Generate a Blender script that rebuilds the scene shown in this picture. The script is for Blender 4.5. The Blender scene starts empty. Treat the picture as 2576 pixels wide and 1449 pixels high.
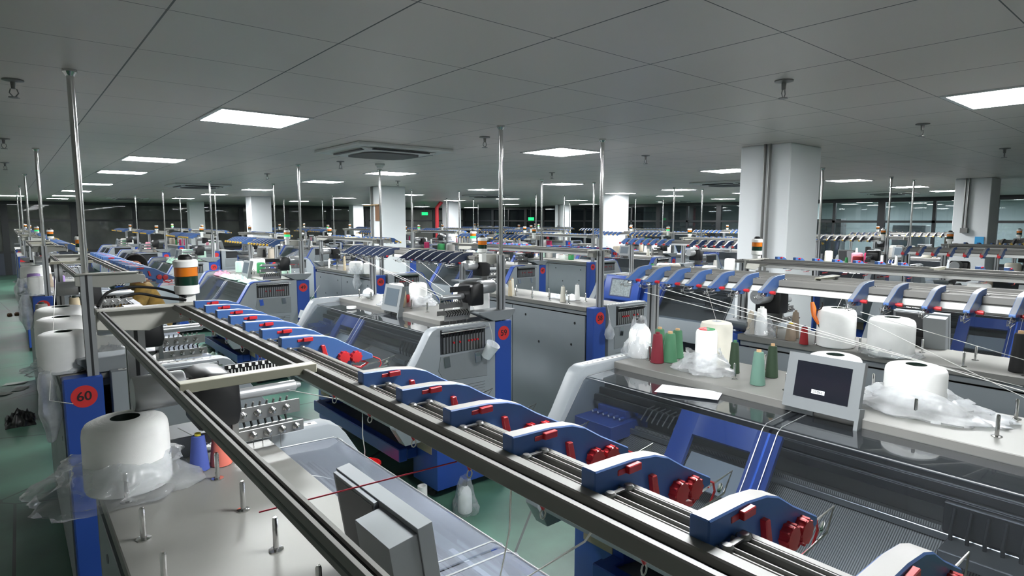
import bpy, bmesh, math, random
from mathutils import Vector, Matrix, noise
random.seed(7)
C = bpy.context.scene.collection
PI = math.pi
ORD = ['first', 'second', 'third', 'fourth', 'fifth', 'sixth', 'seventh', 'eighth', 'ninth', 'tenth', 'eleventh', 'twelfth', 'thirteenth', 'fourteenth', 'fifteenth', 'sixteenth', 'seventeenth', 'eighteenth', 'nineteenth', 'twentieth']

# ------------------------------------------------------------------ materials
def lin(c):
    return tuple((x / 255 / 12.92 if x / 255 <= .04045 else ((x / 255 + .055) / 1.055) ** 2.4) for x in c) + (1.0,)
MATS = {}
def mat(name, rgb=(128, 128, 128), rough=.5, metal=0, spec=.5, emit=None, es=0, var=0, vscale=6, bump=0, bscale=40, wave=None, coat=0):
    m = bpy.data.materials.new(name); m.use_nodes = True
    nt = m.node_tree; b = nt.nodes['Principled BSDF']
    col = lin(rgb)
    b.inputs['Base Color'].default_value = col
    b.inputs['Roughness'].default_value = rough
    b.inputs['Metallic'].default_value = metal
    b.inputs['Specular IOR Level'].default_value = spec
    b.inputs['Coat Weight'].default_value = coat
    if emit:
        b.inputs['Emission Color'].default_value = lin(emit); b.inputs['Emission Strength'].default_value = es
    if var or bump or wave:
        tc = nt.nodes.new('ShaderNodeTexCoord')
    if var:
        n = nt.nodes.new('ShaderNodeTexNoise'); n.inputs['Scale'].default_value = vscale; n.inputs['Detail'].default_value = 6
        nt.links.new(tc.outputs['Object'], n.inputs['Vector'])
        r = nt.nodes.new('ShaderNodeValToRGB')
        r.color_ramp.elements[0].position = .3; r.color_ramp.elements[1].position = .7
        r.color_ramp.elements[0].color = tuple(x * (1 - var) for x in col[:3]) + (1,)
        r.color_ramp.elements[1].color = tuple(min(1, x * (1 + var * .5)) for x in col[:3]) + (1,)
        nt.links.new(n.outputs['Fac'], r.inputs['Fac']); nt.links.new(r.outputs['Color'], b.inputs['Base Color'])
    if bump or wave:
        bp = nt.nodes.new('ShaderNodeBump'); bp.inputs['Strength'].default_value = bump or .3
        if wave:
            w = nt.nodes.new('ShaderNodeTexWave'); w.bands_direction = wave[0]; w.inputs['Scale'].default_value = wave[1]; w.inputs['Distortion'].default_value = wave[2]
            w.inputs['Detail'].default_value = 2
            nt.links.new(tc.outputs['Object'], w.inputs['Vector']); nt.links.new(w.outputs['Fac'], bp.inputs['Height'])
            bp.inputs['Distance'].default_value = .004
        else:
            n2 = nt.nodes.new('ShaderNodeTexNoise'); n2.inputs['Scale'].default_value = bscale
            nt.links.new(tc.outputs['Object'], n2.inputs['Vector']); nt.links.new(n2.outputs['Fac'], bp.inputs['Height'])
            bp.inputs['Distance'].default_value = .01
        nt.links.new(bp.outputs['Normal'], b.inputs['Normal'])
    MATS[name] = m
    return m

def glass_mat(name, tint, rough=.03, ior=1.5, base=0.0, haze=0.0, hazecol=(200, 200, 200), nscale=5):
    """thin clear sheet: fresnel mix of see-through and mirror, with an optional pale diffuse haze on its surface"""
    m = bpy.data.materials.new(name); m.use_nodes = True
    nt = m.node_tree; nt.nodes.clear()
    out = nt.nodes.new('ShaderNodeOutputMaterial')
    tr = nt.nodes.new('ShaderNodeBsdfTransparent'); tr.inputs[0].default_value = lin(tint)
    gl = nt.nodes.new('ShaderNodeBsdfGlossy'); gl.inputs['Roughness'].default_value = rough
    lw = nt.nodes.new('ShaderNodeLayerWeight'); lw.inputs['Blend'].default_value = .5
    fr = nt.nodes.new('ShaderNodeMath'); fr.operation = 'POWER'; fr.inputs[1].default_value = 3.5; nt.links.new(lw.outputs['Facing'], fr.inputs[0])
    ad = nt.nodes.new('ShaderNodeMath'); ad.operation = 'ADD'; ad.inputs[1].default_value = base; ad.use_clamp = True
    nt.links.new(fr.outputs[0], ad.inputs[0])
    mx = nt.nodes.new('ShaderNodeMixShader')
    nt.links.new(ad.outputs[0], mx.inputs[0]); nt.links.new(tr.outputs[0], mx.inputs[1]); nt.links.new(gl.outputs[0], mx.inputs[2])
    last = mx
    if haze:
        d1 = nt.nodes.new('ShaderNodeBsdfDiffuse'); d1.inputs[0].default_value = lin(hazecol)
        d2 = nt.nodes.new('ShaderNodeBsdfTranslucent'); d2.inputs[0].default_value = lin(hazecol)
        df = nt.nodes.new('ShaderNodeMixShader'); nt.links.new(d1.outputs[0], df.inputs[1]); nt.links.new(d2.outputs[0], df.inputs[2])
        tc = nt.nodes.new('ShaderNodeTexCoord'); n = nt.nodes.new('ShaderNodeTexNoise'); n.inputs['Scale'].default_value = nscale; n.inputs['Detail'].default_value = 5
        nt.links.new(tc.outputs['Object'], n.inputs['Vector'])
        ml = nt.nodes.new('ShaderNodeMath'); ml.operation = 'MULTIPLY'; ml.inputs[1].default_value = haze * 2
        nt.links.new(n.outputs['Fac'], ml.inputs[0])
        m2 = nt.nodes.new('ShaderNodeMixShader')
        nt.links.new(ml.outputs[0], m2.inputs[0]); nt.links.new(mx.outputs[0], m2.inputs[1]); nt.links.new(df.outputs[0], m2.inputs[2])
        last = m2
    nt.links.new(last.outputs[0], out.inputs[0])
    MATS[name] = m
    return m

mat('grey_paint', (138, 144, 148), .42, var=.06, vscale=3)
mat('grey_paint_dull', (122, 127, 130), .5, var=.1, vscale=3)
mat('beige_paint', (165, 164, 156), .45)
mat('monitor_grey', (122, 126, 128), .5)
mat('olive_paint', (150, 148, 132), .45)
mat('dark_grey', (62, 64, 66), .5)
mat('charcoal', (34, 35, 37), .45)
mat('black', (16, 16, 17), .4)
mat('table_steel', (124, 123, 119), .48, metal=.15, var=.1, vscale=2.5)
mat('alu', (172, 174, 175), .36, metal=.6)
mat('alu_dark', (60, 61, 62), .4, metal=.5)
mat('rail_grey', (118, 117, 113), .55, metal=.05)
mat('chrome', (205, 205, 203), .16, metal=1)
mat('steel', (150, 150, 148), .3, metal=.8)
mat('blue', (40, 72, 148), .38, var=.05)
mat('navy', (34, 50, 92), .42)
mat('feeder_blue', (60, 94, 148), .42)
mat('feeder_dust_glare', (142, 140, 137), .45)  # pale feeder tops: lamp reflection and dust put into the colour
mat('dust_glare_grey', (122, 126, 134), .45)  # greyer variant of the painted reflection and dust on feeder tops
mat('feeder_navy', (50, 62, 88), .35)
mat('red', (186, 38, 44), .4)
mat('bright_red', (225, 40, 45), .45)
mat('yellow', (205, 165, 60), .45)
mat('disc_red', (196, 40, 40), .55)
mat('digit_black', (28, 20, 24), .6)
mat('white_plastic', (226, 226, 222), .35)
mat('mirror', (236, 238, 240), .06, metal=1)
mat('amber', (196, 108, 22), .25, emit=(226, 120, 10), es=.04)
mat('green_dark', (12, 46, 34), .2)
mat('green_lit', (60, 220, 130), .3, emit=(40, 255, 140), es=.5)
mat('red_lit', (255, 90, 40), .3, emit=(255, 70, 30), es=4)
mat('screen', (26, 28, 36), .12)
mat('screen_grey', (84, 94, 102), .2)
mat('screen_lit', (120, 130, 132), .25, emit=(150, 160, 160), es=.12, var=.4, vscale=40)
mat('tan_panel', (152, 140, 118), .6)
mat('paper', (228, 232, 236), .7, var=.03, vscale=30)
mat('cardboard', (184, 150, 110), .8)
mat('brown_board', (120, 86, 60), .7)
mat('pink', (226, 140, 160), .7)
mat('column_white', (226, 229, 230), .55, var=.02, vscale=2)
mat('pipe_grey', (120, 120, 118), .4, metal=.5)
mat('fire_red', (170, 36, 44), .45)
mat('wall_paint', (190, 190, 186), .6)
mat('wall_dark', (54, 58, 63), .5)
mat('frame_dark', (34, 37, 40), .4)
mat('lower_panel', (60, 66, 80), .45)
mat('beyond_wall', (176, 184, 188), .6)
mat('ac_white', (196, 198, 196), .45)
mat('ac_grille', (66, 67, 68), .6)
mat('exit_green', (40, 200, 110), .4, emit=(30, 255, 130), es=1.5)
mat('trim_white', (205, 205, 203), .5)
mat('skin', (186, 134, 108), .5)
mat('hair', (20, 17, 16), .85, spec=.2)
mat('jacket', (128, 100, 40), .8, var=.45, vscale=14)
mat('trousers', (30, 30, 34), .8)
mat('shoe', (20, 20, 22), .5)
mat('collar', (120, 84, 58), .8)
mat('orange', (232, 116, 30), .4)
mat('strand_white', (225, 225, 220), .7)
mat('strand_red', (190, 50, 70), .7)
mat('cable', (22, 22, 23), .75, spec=.3)
mat('litter', (150, 152, 148), .8)
mat('sky_blue', (60, 160, 215), .4)
mat('lamp', (255, 255, 255), .5, emit=(250, 253, 255), es=100)
mat('lamp_frame', (200, 202, 202), .4)
def yarn(name, rgb, var=.05, rough=.75):
    mat(name, rgb, rough, var=var, vscale=14, bump=.16, wave=('Z', 210, 2.5))
yarn('y_white', (246, 246, 243)); yarn('y_ivory', (226, 222, 208)); yarn('y_blue', (62, 80, 150)); yarn('y_coral', (205, 108, 92))
yarn('y_maroon', (112, 22, 38)); yarn('y_green', (66, 116, 84)); yarn('y_dkgreen', (38, 58, 38)); yarn('y_sage', (94, 128, 114))
yarn('y_beige', (186, 176, 160)); yarn('y_brown', (132, 118, 102)); yarn('y_red', (150, 30, 36)); yarn('y_black', (18, 18, 19))
yarn('y_purple', (136, 112, 164)); yarn('y_mint', (190, 224, 206)); yarn('y_kelly', (54, 142, 84)); yarn('y_grey', (150, 148, 144))
yarn('y_magenta', (170, 30, 84)); yarn('y_pink', (226, 150, 168)); yarn('y_tan', (198, 182, 152))
mat('cone_core', (196, 160, 120), .7); mat('core_dark', (24, 42, 36), .5); mat('core_yellow', (222, 206, 60), .5)
mat('knit_sage', (150, 172, 158), .9, var=.2, vscale=30, bump=.5, bscale=60); mat('cloth_mint', (176, 216, 194), .85, var=.06, bump=.3, bscale=30)
glass_mat('acrylic', (226, 230, 234), .04, base=.08, haze=.016, hazecol=(190, 195, 205), nscale=4)
glass_mat('acrylic_scratch_glare', (226, 230, 234), .07, base=.10, haze=.20, hazecol=(206, 212, 226), nscale=3)  # odd-row hoods: pale haze paints in lamp reflections along with scratches
glass_mat('window_glass', (150, 160, 164), .02, base=.05, haze=.45, hazecol=(190, 190, 184), nscale=1)
glass_mat('partition_glass', (222, 230, 232), .02, base=.05, haze=.03, hazecol=(150, 160, 160), nscale=1)
glass_mat('film', (242, 244, 246), .25, base=.03, haze=.24, hazecol=(240, 242, 244), nscale=9)
glass_mat('film_dense', (240, 242, 244), .28, base=.03, haze=.42, hazecol=(242, 244, 246), nscale=9)

# needle bed: fine stripes along Y
def stripes(name, c1, c2, scale):
    m = bpy.data.materials.new(name); m.use_nodes = True; nt = m.node_tree; b = nt.nodes['Principled BSDF']
    tc = nt.nodes.new('ShaderNodeTexCoord'); w = nt.nodes.new('ShaderNodeTexWave'); w.bands_direction = 'Y'; w.inputs['Scale'].default_value = scale
    r = nt.nodes.new('ShaderNodeValToRGB'); r.color_ramp.elements[0].color = lin(c1); r.color_ramp.elements[1].color = lin(c2)
    nt.links.new(tc.outputs['Object'], w.inputs['Vector']); nt.links.new(w.outputs['Fac'], r.inputs['Fac']); nt.links.new(r.outputs['Color'], b.inputs['Base Color'])
    b.inputs['Roughness'].default_value = .35; b.inputs['Metallic'].default_value = .5
    MATS[name] = m
stripes('needles', (58, 58, 56), (168, 166, 160), 44)

# ceiling: square metal tiles with dark joints, faint perforation sheen
def ceiling_mat():
    m = bpy.data.materials.new('ceiling_tiles'); m.use_nodes = True; nt = m.node_tree; b = nt.nodes['Principled BSDF']
    tc = nt.nodes.new('ShaderNodeTexCoord'); sp = nt.nodes.new('ShaderNodeSeparateXYZ'); nt.links.new(tc.outputs['Object'], sp.inputs[0])
    def line(axis, off, width):
        a = nt.nodes.new('ShaderNodeMath'); a.operation = 'ADD'; a.inputs[1].default_value = 60 - off; nt.links.new(sp.outputs[axis], a.inputs[0])
        d = nt.nodes.new('ShaderNodeMath'); d.operation = 'MODULO'; d.inputs[1].default_value = .6; nt.links.new(a.outputs[0], d.inputs[0])
        s = nt.nodes.new('ShaderNodeMath'); s.operation = 'SUBTRACT'; s.inputs[1].default_value = .3; nt.links.new(d.outputs[0], s.inputs[0])
        ab = nt.nodes.new('ShaderNodeMath'); ab.operation = 'ABSOLUTE'; nt.links.new(s.outputs[0], ab.inputs[0])
        g = nt.nodes.new('ShaderNodeMath'); g.operation = 'GREATER_THAN'; g.inputs[1].default_value = .3 - width / 2; nt.links.new(ab.outputs[0], g.inputs[0])
        return g
    l1 = line('X', .464, .007); l2 = line('Y', 2.344, .0045)
    mx = nt.nodes.new('ShaderNodeMath'); mx.operation = 'MAXIMUM'; nt.links.new(l1.outputs[0], mx.inputs[0]); nt.links.new(l2.outputs[0], mx.inputs[1])
    n = nt.nodes.new('ShaderNodeTexNoise'); n.inputs['Scale'].default_value = .9; nt.links.new(tc.outputs['Object'], n.inputs['Vector'])
    r = nt.nodes.new('ShaderNodeValToRGB'); r.color_ramp.elements[0].color = lin((192, 184, 179)); r.color_ramp.elements[1].color = lin((204, 196, 190))
    nt.links.new(n.outputs['Fac'], r.inputs['Fac'])
    mc = nt.nodes.new('ShaderNodeMixRGB'); mc.inputs[2].default_value = lin((44, 46, 46))
    nt.links.new(mx.outputs[0], mc.inputs[0]); nt.links.new(r.outputs['Color'], mc.inputs[1]); nt.links.new(mc.outputs[0], b.inputs['Base Color'])
    b.inputs['Roughness'].default_value = .42; b.inputs['Specular IOR Level'].default_value = .5
    MATS['ceiling_tiles'] = m
ceiling_mat()
def floor_mat():
    m = bpy.data.materials.new('green_floor'); m.use_nodes = True; nt = m.node_tree; b = nt.nodes['Principled BSDF']
    tc = nt.nodes.new('ShaderNodeTexCoord')
    n = nt.nodes.new('ShaderNodeTexNoise'); n.inputs['Scale'].default_value = 1.6; n.inputs['Detail'].default_value = 8; nt.links.new(tc.outputs['Object'], n.inputs['Vector'])
    r = nt.nodes.new('ShaderNodeValToRGB'); e = r.color_ramp.elements
    e[0].position = .3; e[0].color = lin((52, 76, 64)); e[1].position = .68; e[1].color = lin((82, 122, 104))
    nt.links.new(n.outputs['Fac'], r.inputs['Fac'])
    n2 = nt.nodes.new('ShaderNodeTexVoronoi'); n2.feature = 'DISTANCE_TO_EDGE'; n2.inputs['Scale'].default_value = .55
    nt.links.new(tc.outputs['Object'], n2.inputs['Vector'])
    lt = nt.nodes.new('ShaderNodeMath'); lt.operation = 'LESS_THAN'; lt.inputs[1].default_value = .004; nt.links.new(n2.outputs['Distance'], lt.inputs[0])
    mc = nt.nodes.new('ShaderNodeMixRGB'); mc.inputs[2].default_value = lin((44, 56, 50)); nt.links.new(lt.outputs[0], mc.inputs[0]); nt.links.new(r.outputs['Color'], mc.inputs[1])
    nt.links.new(mc.outputs[0], b.inputs['Base Color'])
    rr = nt.nodes.new('ShaderNodeMapRange'); rr.inputs['To Min'].default_value = .28; rr.inputs['To Max'].default_value = .55
    nt.links.new(n.outputs['Fac'], rr.inputs['Value']); nt.links.new(rr.outputs[0], b.inputs['Roughness'])
    MATS['green_floor'] = m
floor_mat()

# ------------------------------------------------------------------ mesh builder
def smooth(pts, n=8):
    P_ = [Vector(p) for p in pts]; out = []
    for i in range(len(P_) - 1):
        a, b, c, d = P_[max(i - 1, 0)], P_[i], P_[i + 1], P_[min(i + 2, len(P_) - 1)]
        for k in range(n):
            t = k / n; out.append(.5 * ((2 * b) + (c - a) * t + (2 * a - 5 * b + 4 * c - d) * t * t + (3 * b - a - 3 * c + d) * t ** 3))
    return out + [P_[-1]]
class B:
    def __init__(s): s.v = []; s.f = []; s.m = []
    def add(s, vs, fs, mi=0):
        o = len(s.v); s.v += [tuple(p) for p in vs]; s.f += [tuple(i + o for i in f) for f in fs]; s.m += [mi] * len(fs); return s
    def box(s, x0, x1, y0, y1, z0, z1, mi=0, top=None):
        vs = [(x0, y0, z0), (x1, y0, z0), (x1, y1, z0), (x0, y1, z0), (x0, y0, z1), (x1, y0, z1), (x1, y1, z1), (x0, y1, z1)]
        fs = [(3, 2, 1, 0), (4, 5, 6, 7), (0, 1, 5, 4), (1, 2, 6, 5), (2, 3, 7, 6), (3, 0, 4, 7)]
        s.add(vs, fs, mi)
        if top is not None: s.m[-5] = top
        return s
    def prism(s, poly, y0, y1, mi=0, rim=None, caps=True):
        """poly of (x,z), extruded along y"""
        n = len(poly)
        vs = [(x, y0, z) for x, z in poly] + [(x, y1, z) for x, z in poly]
        fs = [(i, (i + 1) % n, n + (i + 1) % n, n + i) for i in range(n)]
        s.add(vs, fs, mi)
        if rim:
            for k, v in rim.items(): s.m[len(s.m) - n + k] = v
        if caps: s.add(vs, [tuple(range(n))[::-1], tuple(range(n, 2 * n))], mi)
        return s
    def tube(s, pts, r, n=8, mi=0, closed=True):
        pts = [Vector(p) for p in pts]; rings = []
        rs = r if isinstance(r, (list, tuple)) else [r] * len(pts)
        up = None
        for i, p in enumerate(pts):
            d = (pts[min(i + 1, len(pts) - 1)] - pts[max(i - 1, 0)]).normalized()
            if up is None: up = d.orthogonal().normalized()
            a = (up - d * up.dot(d)); a = a.normalized() if a.length > 1e-6 else d.orthogonal().normalized(); up = a
            b = d.cross(a)
            rings.append([p + (a * math.cos(2 * PI * k / n) + b * math.sin(2 * PI * k / n)) * rs[i] for k in range(n)])
        vs = [q for r_ in rings for q in r_]
        fs = [(i * n + k, i * n + (k + 1) % n, (i + 1) * n + (k + 1) % n, (i + 1) * n + k) for i in range(len(pts) - 1) for k in range(n)]
        if closed: fs += [tuple(range(n))[::-1], tuple((len(pts) - 1) * n + k for k in range(n))]
        return s.add(vs, fs, mi)
    def lathe(s, prof, c=(0, 0, 0), n=24, mi=0, axis='Z', mis=None):
        """prof: list of (r, h) from start to end"""
        vs = []
        for r, h in prof:
            for k in range(n):
                a = 2 * PI * k / n; p, q = r * math.cos(a), r * math.sin(a)
                vs.append({'Z': (c[0] + p, c[1] + q, c[2] + h), 'Y': (c[0] + p, c[1] + h, c[2] + q), 'X': (c[0] + h, c[1] + p, c[2] + q)}[axis])
        for i in range(len(prof) - 1):
            fs = [(i * n + k, i * n + (k + 1) % n, (i + 1) * n + (k + 1) % n, (i + 1) * n + k) for k in range(n)]
            o = len(s.v)
            s.f += [tuple(j + o for j in f) for f in fs]; s.m += [mis[i] if mis else mi] * n
        o = len(s.v)
        if prof[0][0] > 1e-5: s.f.append(tuple(o + k for k in range(n))[::-1]); s.m.append(mis[0] if mis else mi)
        if prof[-1][0] > 1e-5: s.f.append(tuple(o + (len(prof) - 1) * n + k for k in range(n))); s.m.append(mis[-1] if mis else mi)
        s.v += vs
        return s
    def mesh(s, name, mats, bevel=0, smooth=32, seg=1):
        me = bpy.data.meshes.new(name)
        me.from_pydata(s.v, [], s.f)
        for m in ([mats] if isinstance(mats, str) else mats): me.materials.append(MATS[m])
        for p, i in zip(me.polygons, s.m): p.material_index = i
        bm = bmesh.new(); bm.from_mesh(me)
        bmesh.ops.remove_doubles(bm, verts=bm.verts, dist=1e-6)
        bmesh.ops.recalc_face_normals(bm, faces=bm.faces)
        if bevel:
            es = [e for e in bm.edges if len(e.link_faces) == 2 and e.calc_face_angle(0) > .5]
            bmesh.ops.bevel(bm, geom=es, offset=bevel, segments=seg, affect='EDGES', profile=.5, clamp_overlap=True)
        bm.to_mesh(me); bm.free()
        if smooth:
            me.shade_smooth(); me.set_sharp_from_angle(angle=math.radians(smooth))
        return me
CACHE = {}
def cm(key, fn):
    if key not in CACHE: CACHE[key] = fn()
    return CACHE[key]
def part(name, me, parent=None, loc=(0, 0, 0), rot=None, label=None):
    o = bpy.data.objects.new(name, me); C.objects.link(o)
    o.location = loc
    if rot: o.rotation_euler = rot
    if parent: o.parent = parent
    if label: o['label'] = label
    return o
def tag(o, label, cat, group=None, kind=None):
    o['label'] = label; o['category'] = cat
    if group: o['group'] = group
    if kind: o['kind'] = kind
    return o
def root(name, label, cat, loc=(0, 0, 0), rz=0, group=None):
    o = bpy.data.objects.new(name, None); C.objects.link(o); o.location = loc; o.rotation_euler = (0, 0, rz)
    o.empty_display_size = .1
    return tag(o, label, cat, group)
def struct(name, me, label=None, parent=None, loc=(0, 0, 0)):
    o = part(name, me, parent, loc)
    o['kind'] = 'structure'
    if label: o['label'] = label
    return o
def box(name, x0, x1, y0, y1, z0, z1, m, bevel=0): return B().box(x0, x1, y0, y1, z0, z1).mesh(name, m, bevel)
def digits(txt, size, m):
    cu = bpy.data.curves.new('txt', 'FONT'); cu.body = txt; cu.size = size; cu.align_x = 'CENTER'; cu.align_y = 'CENTER'; cu.extrude = .0006; cu.offset = size * .012
    o = bpy.data.objects.new('txt', cu); C.objects.link(o)
    dg = bpy.context.evaluated_depsgraph_get(); me = bpy.data.meshes.new_from_object(o.evaluated_get(dg))
    bpy.data.objects.remove(o); bpy.data.curves.remove(cu)
    me.materials.clear(); me.materials.append(MATS[m])
    return me

# ------------------------------------------------------------------ room
CEIL = 2.726
XW0, XW1, YW0, YW1 = -2.2, 20.6, -4.0, 29.0
tag(struct('floor', box('floor', XW0, 26.5, YW0, YW1 + .2, -.1, 0, 'green_floor')), 'green painted concrete floor with scuffs', 'floor', kind='structure')
tag(struct('ceiling', box('ceiling', XW0, 26.5, YW0, YW1 + .2, CEIL, CEIL + .1, 'ceiling_tiles')), 'grey square tiled metal ceiling', 'ceiling', kind='structure')
tag(struct('wall_left', box('wall_left', XW0 - .1, XW0, YW0, YW1, 0, CEIL, 'wall_paint')), 'plain pale wall along the left aisle', 'wall', kind='structure')
tag(struct('wall_front', box('wall_front', XW0, XW1, YW0 - .1, YW0, 0, CEIL, 'wall_paint')), 'plain wall behind the nearest machines', 'wall', kind='structure')
nwin = 0
def window_bay(a, b, axis, pos, mid, n):
    """glazed bay between a and b: frame with a transom, two panes above, painted board below"""
    r = bpy.data.objects.new('window_%d' % n, None); C.objects.link(r); r['kind'] = 'structure'
    r['label'] = '%s dark framed glazed bay of the %s partition' % (ORD[(n - 1) % 12 if axis == 'y' else (n - 13) % 12], 'far end' if axis == 'y' else 'right side'); r['category'] = 'window'
    def bar(u0, u1, z0, z1, d0=-.05, d1=.05, m='frame_dark', nm='window_frame', bb=None):
        bb = bb or B()
        if axis == 'y': bb.box(u0, u1, pos + d0, pos + d1, z0, z1)
        else: bb.box(pos + d0, pos + d1, u0, u1, z0, z1)
        return bb
    fr = bar(a, a + .1, 0, CEIL); bar(b - .1, b, 0, CEIL, bb=fr); bar(a + .1, b - .1, CEIL - .12, CEIL, bb=fr); bar(a + .1, b - .1, 1.98, 2.05, bb=fr); bar(a + .1, b - .1, .8, .88, bb=fr)
    if mid: bar((a + b) / 2 - .04, (a + b) / 2 + .04, .88, CEIL - .12, bb=fr)
    part('window_frame', fr.mesh('window_frame', 'frame_dark'), r)
    part('pane', bar(a + .1, b - .1, 2.05, CEIL - .12, -.008, .008).mesh('pane', 'window_glass' if axis == 'y' else 'partition_glass'), r)
    part('pane', bar(a + .1, b - .1, .88, 1.98, -.008, .008).mesh('pane', 'window_glass' if axis == 'y' else 'partition_glass'), r)
    part('lower_panel', bar(a + .1, b - .1, 0, .8, -.03, .03).mesh('lower_panel', 'lower_panel'), r)
for i in range(11):
    nwin += 1; a = XW0 + .13 + 2.06 * i; window_bay(a - (.13 if i == 0 else 0), a + 2.06 if i < 10 else XW1, 'y', YW1, False, nwin)
nwin = 12
for i in range(12):
    nwin += 1; a = YW0 + 2.75 * i; window_bay(a, a + 2.75, 'x', XW1, True, nwin)
# the lit room beyond the right partition
tag(struct('wall_beyond', box('wall_beyond', 26.4, 26.5, YW0, 16, 0, CEIL, 'beyond_wall')), 'pale wall of the lit room beyond the right partition', 'wall', kind='structure')
tag(struct('wall_beyond_side', box('wall_beyond_side', XW1 + .1, 26.5, 16, 16.1, 0, CEIL, 'wall_dark')), 'dark cross wall of the room beyond the partition', 'wall', kind='structure')
for i, (x, y) in enumerate([(23.2, 3.0), (23.2, 10.2)]):
    tag(struct('pillar_beyond', box('pillar_beyond', x, x + .55, y, y + .5, 0, CEIL, 'column_white')), '%s white column of the room beyond the partition' % ORD[i], 'pillar', kind='structure')
for i, (x, y, h, m) in enumerate([(21.6, 6.1, 1.9, 'grey_paint'), (21.7, 8.6, 2.1, 'dark_grey'), (22.4, 4.9, 1.7, 'brown_board')]):
    cb = root('storage_cabinet', ['grey cabinet seen through the right partition', 'dark tall cabinet seen through the right partition', 'brown low cabinet seen through the right partition'][i], 'cabinet', (x, y, 0))
    part('body', box('body', 0, .45, 0, .9, 0, h, m, .006), cb)
    for q in (0, 1): part('door', box('door', -.02, 0, .02 + .44 * q, .44 + .44 * q, .08, h - .05, m, .004), cb)
# columns
def pillar(n, x0, x1, y0, y1, desc, pipe=None):
    r = bpy.data.objects.new('pillar_%d' % n, None); C.objects.link(r); r['kind'] = 'structure'; r['label'] = desc; r['category'] = 'pillar'
    part('shaft', box('shaft', x0, x1, y0, y1, 0, CEIL, 'column_white', .008), r)
    if pipe:
        b = B()
        for dx in (0, .045): b.tube([(pipe[0] + (dx if pipe[2] == 'x' else 0), pipe[1] + (dx if pipe[2] == 'y' else 0), CEIL), (pipe[0] + (dx if pipe[2] == 'x' else 0), pipe[1] + (dx if pipe[2] == 'y' else 0), pipe[3])], .014, 8)
        b.box(pipe[0] - .03, pipe[0] + .07 if pipe[2] == 'x' else pipe[0] + .03, pipe[1] - .03, pipe[1] + (.07 if pipe[2] == 'y' else .03), pipe[3] - .06, pipe[3] + .02)
        part('conduit', b.mesh('conduit', 'pipe_grey'), r, label='grey metal conduit')
    return r
pillar(1, 5.41, 6.02, 2.6, 3.08, 'big white square column nearest to the camera', (5.385, 2.78, 'y', 1.55))
p2 = pillar(2, 5.9, 6.46, 11.2, 11.7, 'white column with a brown board behind the dark blue feeders', (5.875, 11.55, 'y', .9))
pillar(3, 12.12, 12.68, 2.56, 3.05, 'white column with a blue notice near the right edge', (12.09, 2.85, 'y', 1.9))
pillar(4, 12.43, 12.98, 10.6, 11.07, 'slim white column midway to the right partition', None)
pillar(5, 5.47, 6.04, 18.25, 18.75, 'white column in the third bay from the far end', None)
pillar(6, 5.43, 5.95, 25.65, 26.1, 'white column nearest the far windows at left', None)
pillar(7, 12.1, 12.6, 25.65, 26.1, 'white column nearest the far windows at mid room', None)
pillar(8, 12.7, 13.25, 18.85, 19.3, 'white column beside the red pipe', None)
pillar(9, 18.7, 19.2, 18.9, 19.4, 'far white column by the corner of the room', (18.66, 19.1, 'y', 1.8))
part('notice', box('notice', 12.105, 12.118, 2.6, 2.72, 1.55, 1.78, 'sky_blue'), bpy.data.objects['pillar_3'])
bd = part('board', box('board', 5.87, 5.9, 11.24, 11.42, 2.02, 2.36, 'brown_board'), p2, label='brown wooden board')
part('crosspiece', box('crosspiece', 5.82, 5.84, 11.2, 11.85, 2.335, 2.355, 'cardboard'), p2)
tag(part('fire_pipe', B().tube([(12.3, 19.05, 0), (12.3, 19.05, 2.5), (12.45, 18.95, 2.72)], .07, 12).mesh('fire_pipe', 'fire_red')), 'red fire pipe standing beside a white column', 'pipe')
for i, (x, y, z) in enumerate([(13.9, 22.5, 2.32), (16.2, 18.2, 2.1)]):
    e = root('exit_sign', ['small green exit sign left of the red pipe', 'small green exit sign right of the red pipe column'][i], 'exit sign', (x, y, z), 0, 'green exit signs')
    part('case', box('case', -.16, .16, -.02, .02, -.07, .07, 'charcoal'), e); part('face', box('face', -.15, .15, -.026, -.02, -.06, .06, 'exit_green'), e)
    part('hanger', B().tube([(0, 0, .07), (0, 0, CEIL - z)], .008, 6).mesh('hanger', 'pipe_grey'), e)
# ceiling lights
def lamp_mesh(): return B().box(-.275, .275, -.275, .275, -.006, 0).mesh('diffuser', 'lamp')
def lamp_frame():
    b = B()
    for x0, x1, y0, y1 in [(-.3, .3, -.3, -.275), (-.3, .3, .275, .3), (-.3, -.275, -.275, .275), (.275, .3, -.275, .275)]: b.box(x0, x1, y0, y1, -.008, 0)
    return b.mesh('frame', 'lamp_frame')
LAMPS = [(1.364, 4.40), (1.364, 8.07), (1.364, 10.5), (1.38, 14.3), (1.37, 17.95), (1.37, 21.7), (1.37, 24.7), (.2, 22.76), (1.364, .83), (4.364, -2.77),  # last entry: unseen panel behind the camera, added as fill light
         (4.40, 4.48), (4.44, 8.12), (4.46, 10.65), (4.47, 14.4), (4.42, 17.9), (4.45, 21.8), (4.364, .83),
         (7.78, 4.6), (8.2, 8.3), (8.35, 10.95), (8.5, 14.5), (8.2, 18), (8.3, 22.05), (11.2, 4.35), (11.65, 8.1), (12.1, 10.15), (12.4, 15.05), (12.1, 17.6), (12.4, 24.6),
         (14.2, 4.35), (14.4, 10.3), (15.1, 14.6), (16.7, 4.35), (16.7, 20.1), (16.7, 8.3), (17.5, 10.5), (18.9, 17.6), (16.2, 26.5), (19.2, 26.4), (14.3, 7.9), (18.8, 13.5),
         (22.5, 4.4), (22.5, 6.2), (24.5, 6.0), (24.5, 9.0), (22.5, 12.5), (24.5, 1.5), (22.3, 8.2)]
rows_l = {}
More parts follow.
